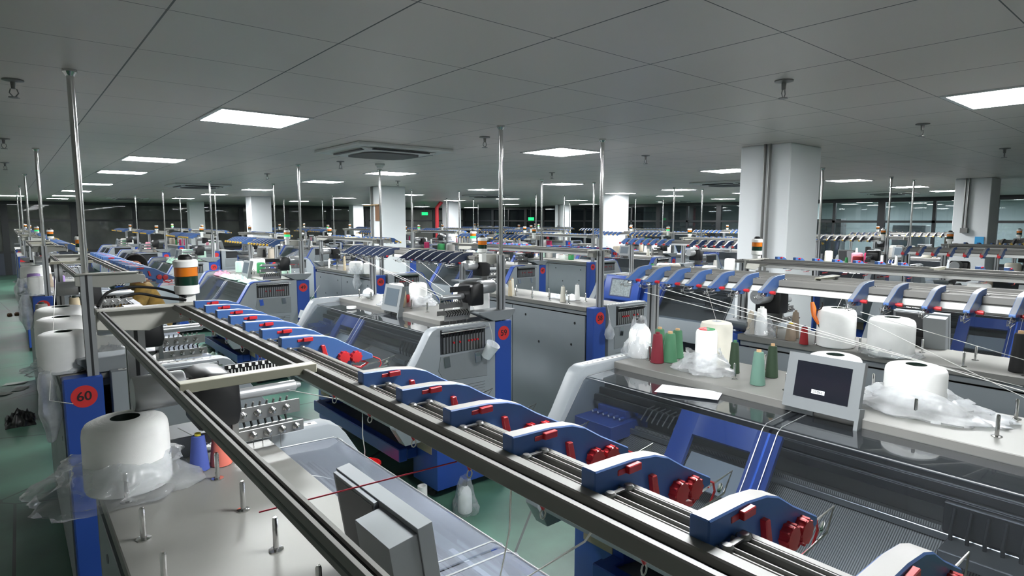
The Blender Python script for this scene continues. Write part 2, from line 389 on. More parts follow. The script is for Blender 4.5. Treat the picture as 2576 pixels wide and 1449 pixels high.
for i, (x, y) in enumerate(sorted(LAMPS, key=lambda p: (round(p[0] / 3.2), p[1]))):
    k = round(x / 3.2); rows_l[k] = rows_l.get(k, 0) + 1
    lab = '%s square ceiling light panel counted from the camera in the %s line from the left' % (ORD[rows_l[k] - 1], ORD[k]) if x < XW1 else '%s square ceiling light in the room beyond the right partition' % ORD[rows_l[k] - 1 if k == 7 else rows_l[k] + 4]
    r = root('ceiling_light', lab, 'ceiling light', (x, y, CEIL), 0, 'square ceiling light panels')
    part('frame', cm('lf', lamp_frame), r); part('diffuser', cm('ld', lamp_mesh), r)
# air conditioner cassettes
def ac_body():
    b = B().box(-.5, .5, -.5, .5, -.03, 0)
    b.prism([(-.4, -.03), (.4, -.03), (.34, -.055), (-.34, -.055)], -.36, .36)
    return b.mesh('body', 'ac_white', .006)
def ac_grille():
    pts = []; n = 32
    b = B(); vs = [(0, 0, 0)]
    for k in range(n):
        a = 2 * PI * k / n; c, s_ = math.cos(a), math.sin(a); q = .29 / max((abs(c) ** 5 + abs(s_) ** 5) ** .2, 1e-6); vs.append((q * c, q * s_, 0))
    v2 = [(x, y, -.012) for x, y, z in vs]
    b.add(vs + v2, [(0, 1 + k, 1 + (k + 1) % n) for k in range(n)] + [(n + 1, n + 2 + (k + 1) % n, n + 2 + k) for k in range(n)] + [(1 + k, n + 2 + k, n + 2 + (k + 1) % n, 1 + (k + 1) % n) for k in range(n)])
    return b.mesh('grille', 'ac_grille')
def ac_slot(): return B().box(-.30, .30, -.022, .022, -.012, 0).mesh('louver', 'charcoal')
for i, (x, y) in enumerate([(2.93, 5.5), (2.99, 13.3), (10.16, 6.0), (10.26, 13.35), (16.6, 5.5), (2.98, 22.3), (18.0, 12.6)]):
    r = root('air_conditioner', ['white ceiling air conditioner cassette nearest to the camera', 'ceiling air conditioner cassette second from the camera above the second row', 'ceiling air conditioner cassette half hidden behind the big column', 'ceiling air conditioner cassette in the middle of the room', 'ceiling air conditioner cassette towards the right partition', 'ceiling air conditioner cassette farthest away near the far windows', 'ceiling air conditioner cassette near the far right corner'][i], 'air conditioner', (x, y, CEIL), 0, 'ceiling air conditioner cassettes')
    part('body', cm('acb', ac_body), r); part('grille', cm('acg', ac_grille), r, (0, 0, -.055))
    for k in range(4): part('louver', cm('acl', ac_slot), r, (.365 * math.cos(k * PI / 2), .365 * math.sin(k * PI / 2), -.04), (0, 0, k * PI / 2 + PI / 2))
# sprinklers and smoke detector
def sprinkler():
    b = B().lathe([(.045, 0), (.045, -.006), (.012, -.012), (.01, -.045)], n=14)
    b.tube([(-.012, 0, -.045), (-.018, 0, -.065), (-.004, 0, -.085)], .003, 5); b.tube([(.012, 0, -.045), (.018, 0, -.065), (.004, 0, -.085)], .003, 5)
    b.lathe([(.0, -.083), (.024, -.085), (.024, -.089), (0, -.09)], n=12)
    return b.mesh('sprinkler', 'pipe_grey')
SPR = [(.08, 3.98), (3.03, 1.51), (5.11, 1.51), (7.41, 1.49), (3.13, 4.1), (3.11, 6.9), (3.08, 9.43), (5.32, 4.13), (.04, 6.86), (6.16, 6.46), (5.39, 9.6), (.05, 9.7)]
for i, (x, y) in enumerate(SPR):
    l = ['above the left aisle nearest the camera', 'nearest of those above the right hand screen', 'above the row behind the screen', 'nearest the right edge', 'in front of the thin pole in mid picture', 'beyond the nearest air conditioner', 'in line beyond the air conditioner', 'left of the big column', 'second along the left aisle', 'beyond the middle light panel', 'far one near the brown board column', 'third along the left aisle'][i]
    tag(part('sprinkler', cm('spr', sprinkler), None, (x, y, CEIL)), 'small metal ceiling sprinkler ' + l, 'sprinkler', 'ceiling sprinklers')
tag(part('smoke_detector', B().lathe([(.06, 0), (.06, -.02), (.04, -.035), (.035, -.05), (0, -.052)], n=20).mesh('smoke_detector', 'ac_white'), None, (3.6, 6.85, CEIL)), 'round white smoke detector behind the nearest air conditioner', 'smoke detector')
tag(part('security_camera', B().lathe([(.06, 0), (.06, -.03), (.05, -.05), (.03, -.08), (0, -.09)], n=20).mesh('security_camera', 'charcoal'), None, (2.35, 28.3, CEIL)), 'dark dome camera on the ceiling before the far windows', 'security camera')

# ------------------------------------------------------------------ knitting machine parts (local: +X front, +Y right end)
TZ = 1.277
def m_table(e=.80): return B().box(-.10, .40, -1.0, e, 1.237, TZ).box(-.08, .38, -.99, e - .01, 1.2, 1.237, 1).mesh('table_top', ['table_steel', 'grey_paint_dull'], .003)
def m_pin(): return B().lathe([(.017, 0), (.017, .003), (.0065, .005), (.0065, .075), (.004, .08)], n=10).mesh('spool_pin', 'chrome')
COV = [(.10, .50), (.88, .50), (.95, .62), (.94, .84), (.87, .95), (.785, 1.06), (.68, 1.235), (.655, 1.265), (.615, 1.282), (.40, 1.283), (.10, 1.283)]
def m_cover(y0, y1): return B().prism(COV, y0, y1).mesh('end_cover', 'grey_paint', .005, seg=2)
def m_cover_trim(y0, y1):
    p = [(.955, .62), (.945, .845), (.875, .958), (.79, 1.068), (.685, 1.243), (.66, 1.273), (.615, 1.29), (.42, 1.291), (.42, 1.286), (.61, 1.284), (.655, 1.26), (.78, 1.055), (.935, .84), (.945, .62)]
    return B().prism(p, y0, y1).mesh('cover_trim', 'blue')
def m_guide_panel(sgn):
    y = 1.09 * sgn; b = B()
    b.box(.20, .59, min(y, y + .004 * sgn), max(y, y + .004 * sgn), 1.095, 1.268)
    b.box(.21, .58, min(y, y + .03 * sgn), max(y, y + .03 * sgn), 1.258, 1.268, 1)
    return b.mesh('guide_panel', ['charcoal', 'grey_paint_dull'])
def m_guide_bars(sgn):
    b = B(); y = 1.09 * sgn
    for i in range(14):
        x = .225 + .026 * i
        b.box(x - .008, x + .008, min(y, y + .012 * sgn), max(y, y + .012 * sgn), 1.10, 1.215)
        b.tube([(x, y + .008 * sgn, 1.215), (x + .012, y + .03 * sgn, 1.235), (x + .004, y + .012 * sgn, 1.25)], .004, 5, 1)
        if i in (2, 3, 4, 5, 8, 10): b.lathe([(.008, 0), (.008, .008), (0, .009)], (x, y + .012 * sgn if sgn > 0 else y - .021, 1.17), 8, 2, 'Y')
    b.tube([(.19, y + .035 * sgn, 1.252), (.6, y + .035 * sgn, 1.25)], .005, 6, 3)
    return b.mesh('yarn_guide', ['steel', 'black', 'red', 'chrome'])
def m_mirror(sgn): y = 1.09 * sgn; return B().box(-.025, .025, min(y, y + .006 * sgn), max(y, y + .006 * sgn), -.04, .04).mesh('mirror_plate', 'mirror', .002)
def m_recess(sgn):
    y = 1.09 * sgn; b = B(); t = .005
    p = [(.18, 1.08), (.59, 1.08), (.61, .98), (.56, .90), (.18, .88)]
    b.prism([(x, z) for x, z in p], min(y, y + t * sgn), max(y, y + t * sgn))
    for k in range(5): b.box(.2, .66, min(y, y + .004 * sgn), max(y, y + .004 * sgn), .84 - .022 * k, .845 - .022 * k, 1)
    return b.mesh('recess_panel', ['grey_paint_dull', 'dark_grey'], .002)
HS = [(.395, 1.243), (.62, 1.236), (.65, 1.22), (.775, 1.045), (.86, .935), (.93, .86)]
def m_hood(y0, y1, m='acrylic'):
    b = B(); p = HS + [(x - .004, z - .004) for x, z in HS[::-1]]
    return b.prism(p, y0, y1).mesh('hood_panel', m, 0, 20)
def m_hood_edge_glint():
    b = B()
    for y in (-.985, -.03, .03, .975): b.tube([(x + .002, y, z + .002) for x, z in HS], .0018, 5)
    b.tube([(.635, -.985, 1.232), (.635, .975, 1.232)], .0022, 6)  # rod stands in for the bright reflection along the hood bend
    return b.mesh('hood_edge_glint', 'alu')
def m_inner():
    b = B().box(.375, .395, -.985, .985, .62, 1.236)
    b.box(.395, .9, -.985, .985, .6, .62)
    return b.mesh('inner_panel', 'dark_grey')
def m_carrier(): return B().box(-.012, .012, -.975, .975, -.016, .016).box(-.006, .006, -.975, .975, .016, .019, 1).mesh('carrier_rail', ['charcoal', 'steel'], .002)
def m_bed():
    b = B().prism([(.44, .99), (.56, 1.03), (.57, 1.01), (.86, .84), (.86, .78), (.44, .78)], -.975, .975)
    return b.mesh('needle_bed', 'needles')
def m_bedbar(): return B().box(.585, .60, -.97, .97, 1.0, 1.025).box(.42, .44, -.97, .97, .99, 1.06).mesh('bed_bar', 'steel', .002)
def m_slider():
    b = B().box(.46, .60, -.14, .14, 1.03, 1.13)
    b.box(.56, .72, -.12, .12, .985, 1.02, 1)
    for k in range(6): b.tube([(.60, -.11 + .044 * k, 1.12), (.63, -.11 + .044 * k, 1.06), (.62, -.11 + .044 * k, 1.0)], .007, 5, 2)
    return b.mesh('carriage', ['charcoal', 'steel', 'black'], .003)
def m_frame():
    b = B()
    o = [(.640, 1.222), (.782, 1.022), (.885, .88)]
    def leg(y0, y1):
        p = [(.648, 1.212), (.768, 1.035), (.85, .93), (.836, .918), (.752, 1.022), (.634, 1.20)]
        b.prism(p, y0, y1)
    leg(-.40, -.31); leg(-.05, .05)
    b.prism([(.648, 1.212), (.70, 1.135), (.684, 1.122), (.634, 1.20)], -.31, -.05)
    return b.mesh('handle_frame', 'blue', .004)
def m_frame_plate(): return B().prism([(.70, 1.06), (.80, .96), (.79, .95), (.69, 1.05)], -.31, -.05).mesh('frame_plate', 'grey_paint')
def m_lip(): return B().prism([(.88, .60), (.92, .60), (.945, .70), (.93, .86), (.86, .87), (.86, .84)], -1.0, 1.0).mesh('front_lip', 'grey_paint', .004)
def m_ruler(): return B().box(.872, .892, -.6, .6, .868, .872).mesh('ruler_strip', 'paper')
def m_base(): return B().box(-.06, .615, -.17, .17, .09, .60).mesh('base_box', 'blue', .008, seg=2)
def m_vent(): return B().box(0, .006, -.10, .10, -.075, .075).mesh('vent_panel', 'tan_panel', .001)
def m_bar(): return B().box(.70, .77, -.80, .80, .26, .36).box(.615, .70, -.80, -.72, .27, .35).box(.615, .70, .72, .80, .27, .35).mesh('bottom_bar', 'blue', .006)
def m_trough(): return B().prism([(.32, .30), (.36, .22), (.70, .30), (.70, .34), (.37, .27), (.34, .62), (.32, .62)], -.74, .74).mesh('cloth_trough', 'grey_paint_dull')
def m_backing(): return B().box(.28, .30, -.74, .74, .1, 1.2).mesh('take_down_panel', 'dark_grey')
def m_back(y0, y1):
    b = B().box(-.10, -.085, y0, y1, .10, 1.195)
    ym = (y0 + y1) / 2
    for y, z in [(y0 + .12, 1.12), (y1 - .2, 1.12), (y0 + .16, .92), (ym + .1, .88)]:
        b.lathe([(0, -.103), (.014, -.103), (.014, -.1), (0, -.099)], (0, y, z), 12, 1, 'X')
    return b.mesh('back_panel', ['grey_paint', 'black'], .002)
def m_column(y0, y1, dx=0, m='blue'): return B().box(-.06 + dx, .10 + dx, y0, y1, .06, 1.275).mesh('corner_column', m, .006)
def m_disc(): return B().lathe([(.0, 0), (.054, 0), (.054, .002), (0, .0021)], n=28, axis='Y').mesh('number_disc', 'disc_red')
def m_upright(z0, z1):
    b = B().box(-.024, .024, -.024, .024, z0, z1)
    for s in (-1, 1):
        b.box(-.005, .005, s * .024 - .001, s * .024 + .001, z0, z1, 1); b.box(s * .024 - .001, s * .024 + .001, -.005, .005, z0, z1, 1)
    return b.mesh('upright', ['alu', 'alu_dark'], 0)
def m_pole():
    return B().tube([(0, 0, 1.76), (0, 0, CEIL)], .0155, 12).lathe([(.03, 0), (.03, -.012), (.018, -.03), (.0155, -.03)], (0, 0, CEIL), 14).mesh('ceiling_pole', 'chrome')
def m_backrail(L):
    b = B().box(-.066, -.052, -L, L, 1.751, 1.768)
    for a in (-.066, -.0565): b.box(a, a + .0045, -L, L, 1.768, 1.772)
    b.box(-.0615, -.0565, -L, L, 1.768, 1.7685, 1); b.box(-.0664, -.0655, -L, L, 1.758, 1.761, 1)
    return b.mesh('back_rail', ['rail_grey', 'alu_dark'], .003)
def m_frontrail(L):
    b = B().box(.125, .134, -L, L, 1.757, 1.775)
    b.box(.134, .154, -L, L, 1.757, 1.763, 1)
    b.box(.154, .169, -L, L, 1.757, 1.771)
    b.box(.169, .2125, -L, L, 1.748, 1.752)
    for x in (.176, .184, .200, .208): b.box(x, x + .0045, -L, L, 1.758, 1.766)
    for x in (.176, .205): b.box(x, x + .0075, -L, L, 1.752, 1.758)
    b.box(.2125, .222, -L, L, 1.740, 1.765); b.box(.2125, .219, -L, L, 1.735, 1.740, 2); b.box(.2125, .222, -L, L, 1.708, 1.735, 3)  # white lower band paints the lamp reflection onto the fascia
    return b.mesh('front_rail', ['rail_grey', 'alu_dark', 'black', 'white_plastic'], .0015)
def m_endplate(): return B().prism([(-.07, 1.775), (.15, 1.775), (.22, 1.755), (.225, 1.72), (.10, 1.715), (.06, 1.70), (-.07, 1.715)], -.006, .006).box(-.07, .19, -.03, .006, 1.768, 1.776).mesh('end_plate', 'beige_paint', .002)
def m_crossbar(): return B().box(-.064, .150, -.011, .011, 1.778, 1.782).box(-.064, .150, -.011, -.007, 1.766, 1.778).mesh('cross_bar', 'olive_paint', .001)
FP = [(.167, 1.790), (.226, 1.788), (.262, 1.783), (.285, 1.775), (.315, 1.757), (.371, 1.728), (.371, 1.718), (.340, 1.716), (.318, 1.715), (.316, 1.699), (.288, 1.699), (.286, 1.716), (.245, 1.728), (.195, 1.748), (.167, 1.758)]
def m_feeder(kind, cap='feeder_dust_glare'):
    b = B(); col = {'blue': 'feeder_blue', 'navy': 'feeder_navy'}[kind]
    b.prism(FP, -.0095, .0095, 0, {0: 1, 1: 1, 2: 1, 3: 1, 4: 1})  # upper rim faces carry the painted lamp reflection and dust
    return b.mesh('yarn_feeder', [col, cap], .0015)
def m_knobs(s):
    def one(): 
        b = B(); pr = []
        b.lathe([(0, .006), (.0125, .006), (.0135, .012), (.0125, .019), (0, .020)] if s > 0 else [(0, -.020), (.0115, -.019), (.0125, -.014), (.0125, -.006), (0, -.006)], (0, 0, 0), 20, 0, 'Y')
        for k in range(10):
            a = k * PI / 5; b.tube([(math.cos(a) * .0122, s * .008, math.sin(a) * .0122), (math.cos(a) * .0122, s * .0185, math.sin(a) * .0122)], .0018, 5)
        return b.mesh('knob', 'red')
    return one()
def m_lever(s): return B().prism([(.249, 1.765), (.257, 1.765), (.264, 1.738), (.254, 1.738)], min(s * .009, s * .016), max(s * .009, s * .016)).mesh('lever', 'red', .001)
def m_slide(s): return B().box(.212, .232, min(s * .009, s * .015), max(s * .009, s * .015), 1.777, 1.785).box(.200, .212, min(s * .009, s * .0105), max(s * .009, s * .0105), 1.777, 1.783).mesh('slide_button', 'red', .0008)
def m_wire(m='red'):
    b = B()
    b.tube([(.345, 0, 1.716), (.362, 0, 1.708), (.345, 0, 1.700), (.325, 0, 1.706)], .0035, 6, 0)
    b.tube([(.33, .004, 1.70), (.40, .006, 1.705), (.435, .0, 1.715), (.41, -.004, 1.694), (.34, -.006, 1.690)], .0014, 5, 1)
    b.tube([(.372, 0, 1.722), (.392, .0, 1.712), (.396, 0, 1.70), (.385, .0, 1.685), (.30, -.004, 1.688)], .0015, 5, 0)
    for t in range(1): b.lathe([(.005, -.001), (.007, 0), (.005, .001)], (.408, 0, 1.700), 8, 1, 'Y')
    return b.mesh('tension_wire', [m, 'chrome'])
def m_link(s):
    b = B().lathe([(.006, 0), (.006, .002), (.004, .004), (0, .004)], (.180, s * .018, 1.766), 10).lathe([(.006, 0), (.006, .002), (.004, .004), (0, .004)], (.207, s * .018, 1.766), 10)
    b.box(.178, .209, s * .018 - .0025, s * .018 + .0025, 1.766, 1.768)
    return b.mesh('clamp_link', 'steel')
def m_eyelet():
    b = B().lathe([(.001, -.010), (.005, -.002), (.006, 0)], (.136, .03, 1.757), 8, 0)
    b.tube([(.136 + .0035 * math.cos(k * PI / 4), .03, 1.743 + .005 * math.sin(k * PI / 4)) for k in range(9)], .0009, 5, 1)
    return b.mesh('thread_eye', ['red', 'white_plastic'])
def m_feeder_far(kind, knob, s):
    b = B().prism(FP, -.0095, .0095, 0, {0: 1, 1: 1, 2: 1, 3: 1, 4: 1})
    for x, z in ((.300, 1.732), (.328, 1.729)):
        b.lathe([(0, .008), (.013, .008), (.013, .022), (0, .023)] if s > 0 else [(0, -.023), (.013, -.022), (.013, -.008), (0, -.008)], (x, 0, z), 8, 2, 'Y')
    b.lathe([(.013, 0), (.013, .02), (0, .021)], (.371, 0, 1.72), 8, 2, 'X')
    b.box(.20, .226, min(s * .008, s * .012), max(s * .008, s * .012), 1.772, 1.780, 2)
    b.tube([(.33, 0, 1.705), (.39, 0, 1.70), (.40, 0, 1.71)], .002, 4, 3)
    return b.mesh('yarn_feeder', [{'blue': 'feeder_blue', 'navy': 'feeder_navy'}[kind], 'feeder_dust_glare', knob, 'steel'])
def m_tower():
    b = B().lathe([(.036, 0), (.036, .026), (.034, .027)], n=24)
    b.box(-.02, .02, -.02, .02, -.07, 0)
    return b.mesh('signal_tower', 'white_plastic')
def m_ring(z0, z1, m): return B().lathe([(.0335, z0), (.0335, z1)], n=24).mesh('signal_lamp', m)
def m_cap(): return B().lathe([(.036, .085), (.036, .103), (.030, .108)], n=24).lathe([(.021, .108), (.020, .118), (.012, .124), (0, .124)], n=20, mi=1).mesh('tower_cap', ['white_plastic', 'black'])
def m_drum():
    p = [(.15, 1.40), (.265, 1.40), (.275, 1.44), (.272, 1.53), (.25, 1.565), (.19, 1.575), (.15, 1.56)]
    return B().prism(p, .84, 1.02).mesh('drive_housing', 'black', .012, seg=2)
def m_motor(): return B().lathe([(.048, 0), (.052, .01), (.052, .13), (.048, .135)], (.0, .93, 1.525), 24, 0, 'X').lathe([(.03, 0), (.03, .02)], (.13, .93, 1.52), 16, 1, 'X').mesh('motor', ['alu', 'black'])
def m_roller(): return B().lathe([(.012, 0), (.019, .003), (.019, .195), (.012, .20), (.008, .215)], (.275, .93, 1.47), 18, 0, 'X').mesh('friction_roller', 'alu')
def m_hooks():
    b = B().box(.27, .445, 1.0, 1.006, 1.515, 1.555)
    for k in range(8):
        x = .283 + .0215 * k
        b.tube([(x - .006, 1.009 - .016, 1.54), (x - .006, .992, 1.528), (x, .992, 1.523), (x + .006, .992, 1.528), (x + .006, .992, 1.542)], .002, 5, 1)
        b.box(x - .004, x + .004, .992, .996, 1.545, 1.554, 1)
    return b.mesh('hook_strip', ['black', 'white_plastic'])
def m_plates():
    b = B().box(.25, .475, .90, .906, 1.385, 1.43)
    b.prism([(.25, 1.365), (.475, 1.365), (.475, 1.33), (.25, 1.33)], .87, .876)
    b.box(.25, .27, .87, .98, 1.33, 1.44)
    for k in range(8): b.tube([(.285 + .022 * k, .93, 1.42), (.285 + .022 * k, .915, 1.442)], .004, 5)
    return b.mesh('tension_plate', 'steel', .001)
def m_tdisc(): return B().lathe([(.010, 0), (.012, -.004), (.006, -.008), (.011, -.012), (.006, -.016), (.004, -.03), (0, -.03)], n=12, axis='Y').mesh('tension_disc', 'chrome')
def m_tray(): return B().prism([(-.09, 1.36), (.25, 1.36), (.25, 1.345), (.12, 1.285), (-.02, 1.285), (-.09, 1.34)], .95, 1.10).box(.04, .12, .98, 1.06, 1.245, 1.30).mesh('feed_tray', 'grey_paint_dull', .003)
def m_comb():
    b = B().box(.25, .47, .96, .97, 1.30, 1.345)
    for k in range(9): b.tube([(.27 + .023 * k, .97, 1.335), (.27 + .023 * k, .99, 1.36), (.275 + .023 * k, .965, 1.375)], .004, 5, 1)
    for k in range(6): b.tube([(.28 + .03 * k, .97, 1.31), (.28 + .03 * k, .97, 1.25)], .0015, 4, 0)
    return b.mesh('yarn_comb', ['steel', 'black'])
def m_monitor(mt='monitor_grey'):
    b = B().box(-.03, 0, -.145, .145, 0, .225)
    b.box(-.040, -.03, -.02, .14, .005, .222); b.box(-.085, -.03, -.142, -.03, -.02, .215)
    b.box(-.05, .0, .135, .150, -.035, .05); b.box(-.0415, -.040, -.015, .13, .012, .215, 1)
    return b.mesh('monitor', [mt, 'dark_grey' if mt == 'monitor_grey' else mt], .003)
def m_screen(): return B().box(0, .002, -.105, .105, .05, .195).mesh('screen', 'screen')
def m_mplug(): return B().tube(smooth([(-.055, .0, .10), (-.075, .02, .08), (-.078, .03, .03), (-.07, .02, -.02)]), .007, 8).box(-.075, -.04, -.03, .015, .085, .115).mesh('monitor_cable', 'cable')
def m_foot(): return B().lathe([(.02, .04), (.012, .09)], n=10).lathe([(.035, 0), (.03, .03), (.02, .04)], n=12).mesh('levelling_foot', 'charcoal')

def eyelets():
    b = B().box(.135, .585, -.014, .014, -.001, .0005)
    for q in range(11): b.lathe([(.008, 0), (.008, .0012), (.005, .0012), (.005, .0006), (0, .0006)], (.16 + .04 * q, 0, 0), 12, 1)
    for q in range(11): b.lathe([(.0075, .0), (.0095, .0), (.0095, .0014), (.0075, .0014), (.0075, 0)], (.16 + .04 * q, 0, 0), 12, 0)
    return b.mesh('eyelet_row', ['white_plastic', 'black'])
def m_takeup():
    b = B().box(.46, .74, -.96, -.72, .985, 1.06)
    b.box(.50, .60, -.93, -.75, 1.06, 1.10)
    for q in range(6): b.lathe([(.008, 0), (.008, .03), (.004, .03), (0, .028)], (.62 + .0 * q, -.92 + .035 * q, 1.075), 10, 1, 'X')
    return b.mesh('gripper_block', ['blue', 'white_plastic'], .003)
def m_fingers():
    b = B()
    for q in range(8): b.tube([(.54, -.62 + .03 * q, 1.15), (.60, -.62 + .03 * q, 1.145), (.64, -.625 + .03 * q, 1.10)], .0035, 5)
    return b.mesh('yarn_finger', 'steel')
XR = {1: .25, 2: 2.865, 3: 3.945, 4: 7.0, 5: 8.25, 6: 10.75, 7: 11.75, 8: 14.85, 9: 16.2}
YC = {0: 1.09, 1: 4.59, 2: 8.62, 3: 12.9, 4: 17.1, 5: 20.95}
def numbered(r, k): return (r <= 6 and 1 <= k <= 3) or (r, k) in ()
def number(r, k): return str((6 - (k - 1)) * 10 + (0 if r == 1 else 11 - r) - (0 if r == 1 else 0)) if r == 1 else str((6 - (k - 1)) * 10 - (r - 1))
def machine(r, k):
    n = -1 if r % 2 else 1                         # local sign of the end that faces the camera
    hero = (r, k) in ((1, 0), (2, 0), (1, 1), (2, 1), (3, 0), (3, 1))
    mid = r <= 4 and k <= 2
    front = 'right' if r % 2 else 'left'
    if (r, k) in ((1, 1), (2, 1), (3, 1), (1, 2), (2, 2), (3, 2)):
        lab = 'grey flat knitting machine with the red disc numbered %s on its blue end column' % number(r, k)
    elif (r, k) == (1, 0): lab = 'nearest knitting machine at lower left, its feeder rail crossing the picture'
    elif (r, k) == (2, 0): lab = 'nearest right-hand knitting machine with the dark tilted screen and clear hood'
    else: lab = 'grey flat knitting machine, %s from the camera in the %s row from the left aisle' % (ORD[k], ORD[r - 1])
    m = root('flat_knitting_machine', lab, 'knitting machine', (XR[r] + {(3, 0): -.12}.get((r, k), 0), YC[k], 0), 0 if r % 2 else PI, 'flat knitting machines in rows')
    P = lambda nm, key, fn, loc=(0, 0, 0), rot=None, label=None, parent=None: part(nm, cm(key, fn), parent or m, loc, rot, label)
    P('table_top', 'table' + str(r % 2), lambda: m_table(1.0 if r % 2 else .80))
    if mid and not (r == 1 and k == 2):
        px, po = (.175, .01) if r % 2 else (.24, .112)
        for j in range(-4, 4):
            for x in (px, -.05):
                y = po + .25 * j
                if -.98 < y < .79: P('spool_pin', 'pin', m_pin, (x, y, TZ))
    for s, a, b_ in ((-1, -1.09, -1.0), (1, 1.0, 1.09)):
        c = P('end_cover', 'cov%d' % s, lambda: m_cover(a, b_))
        if hero: part('eyelet_row', cm('ey', lambda: eyelets()), c, (0, (a + b_) / 2, 1.283))
        if k >= 2: part('cover_trim', cm('trim%d' % s, lambda: m_cover_trim(a, b_)), c, label='blue edge trim')
    for s in ((n,) if not hero else (-1, 1)):
        g = P('guide_panel', 'gp%d' % s, lambda: m_guide_panel(s))
        if mid or r <= 6 and k <= 3: part('yarn_guide', cm('gb%d' % s, lambda: m_guide_bars(s)), g)
        P('recess_panel', 'rc%d' % s, lambda: m_recess(s))
        if mid:
            for x in (.54, .27): part('mirror_plate', cm('mi%d' % s, lambda: m_mirror(s)), g, (x, s * .006, 1.035), (0, .12, 0))
    hz = 'acrylic_scratch_glare' if r % 2 else 'acrylic'
    if (r, k) == (4, 1):
        part('front_cover', B().prism([(.40, 1.245), (.62, 1.238), (.65, 1.222), (.86, .937), (.93, .86), (.90, .84), (.60, 1.2), (.40, 1.22)], -.985, -.005).mesh('front_cover', 'blue', .004), m, label='blue front cover')
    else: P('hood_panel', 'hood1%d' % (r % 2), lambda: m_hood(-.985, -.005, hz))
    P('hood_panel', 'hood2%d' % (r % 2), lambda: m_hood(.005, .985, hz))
    P('hood_edge_glint', 'he', m_hood_edge_glint)
    P('inner_panel', 'inn', m_inner)
    if mid or (r == 4): 
        for x, z in ((.45, 1.15), (.49, 1.165), (.53, 1.15), (.57, 1.12)): P('carrier_rail', 'car', m_carrier, (x, 0, z))
        P('bed_bar', 'bb', m_bedbar); P('carriage', 'sl', m_slider, (0, .70 if r % 2 == 0 else -.3, 0))
    if hero and r == 2: P('gripper_block', 'grb', m_takeup); P('yarn_finger', 'yfi', m_fingers)
    P('needle_bed', 'bed', m_bed)
    f = P('handle_frame', 'fr', m_frame); part('frame_plate', cm('frp', m_frame_plate), f, label='grey plate in the blue frame')
    l = P('front_lip', 'lip', m_lip)
    if hero: part('ruler_strip', cm('rul', m_ruler), l)
    for s in (-1, 1):
        bb = P('base_box', 'base', m_base, (0, s * .90, 0))
        part('vent_panel', cm('vent', m_vent), bb, (.613, 0, .42), label='tan vent panel')
        for x in (.02, .55): P('levelling_foot', 'foot', m_foot, (x, s * .9, 0))
    P('bottom_bar', 'bar', m_bar); P('cloth_trough', 'tro', m_trough); P('take_down_panel', 'tdp', m_backing)
    P('back_panel', 'bp1', lambda: m_back(-.99, -.005)); P('back_panel', 'bp2', lambda: m_back(.005, .99))
    for s in (-1, 1):
        dx = -.035 if r % 2 else 0
        cc = 'grey_paint_dull' if (r, k) == (1, 0) else 'blue'
        c = P('corner_column', 'col%d%s%s' % (s, dx, cc), lambda: m_column(1.0 if s > 0 else -1.09, 1.09 if s > 0 else -1.0, dx, cc))
        if s == n and (k >= 1):
            part('number_disc', cm('disc', m_disc), c, (.02 + dx, s * 1.09 if s > 0 else -1.092, 1.183), label='red number disc')
            if numbered(r, k):
                part('number_digits', cm('dig' + number(r, k), lambda: digits(number(r, k), .062, 'digit_black')), c, (.02 + dx, s * 1.0935, 1.183), (PI / 2, 0, 0 if n < 0 else PI))
    for s in (-1, 1):
        if not (r == 1 and k == 0 and s < 0): P('upright', 'up', lambda: m_upright(1.20, 1.772), (.03 if r % 2 else .01, s * 1.045, 0))
    if (r, k) not in ((1, 0), (2, 0)): P('ceiling_pole', 'pole', m_pole, (.03 if r % 2 else .01, n * 1.045, 0), label='thin steel pole up to the ceiling')
    ro = .055 if (r, k) == (1, 1) else 0
    P('back_rail', 'br', lambda: m_backrail(1.06), (ro, 0, 0)); P('front_rail', 'fr2', lambda: m_frontrail(1.0), (ro, 0, 0))
    P('end_plate', 'ep', m_endplate, (ro, .985, 0)); P('end_plate', 'ep', m_endplate, (ro, -1.06 if ro else -.985, 0), None)
    P('cross_bar', 'xb', m_crossbar, (0, -.07, 0))
    dark = (r, k) in ((2, 1),) or (r >= 6 and k <= 1)
    kind = 'navy' if dark else 'blue'
    for g in (-1, 1):
        for j in range(7):
            y = g * (.1845 + .123 * j) - .03
            if k == 0 and r == 1 and y < -.98: continue
            if hero:
                fd = P('yarn_feeder', 'fd' + kind + str(r % 2), lambda: m_feeder(kind, 'feeder_dust_glare' if r % 2 or kind == 'navy' else 'dust_glare_grey'), (ro, y, 0))
                if r % 2:
                    for x, z in ((.300, 1.732), (.328, 1.729)): part('knob', cm('kn', lambda: m_knobs(-1)), fd, (x, 0, z), None, 'red ribbed knob')
                    part('lever', cm('lv', lambda: m_lever(-1)), fd, label='red lever'); part('slide_button', cm('sb', lambda: m_slide(-1)), fd, label='red slide button')
                else:
                    part('knob', cm('knr', lambda: B().lathe([(0, .009), (.005, .009), (.005, .014), (.0078, .015), (.0078, .034), (0, .036)], (0, 0, 0), 12, 0, 'Y').mesh('knob', 'red')), fd, (.300, 0, 1.716), None, 'red round knob')
                part('tension_wire', cm('tw%d' % (r % 2), lambda: m_wire('red' if r % 2 else 'steel')), fd); part('clamp_link', cm('cl%d' % n, lambda: m_link(n)), fd); part('thread_eye', cm('te', m_eyelet), fd)
            else:
                kc = 'red' if r <= 4 and k <= 1 else 'yellow'
                P('yarn_feeder', 'ff%s%s' % (kind, kc), lambda: m_feeder_far(kind, kc, -1), (0, y, 0))
    t = P('signal_tower', 'tow', m_tower, (.18, 1.04, 1.798))
    lit = (r * 7 + k * 3) % 4 == 0
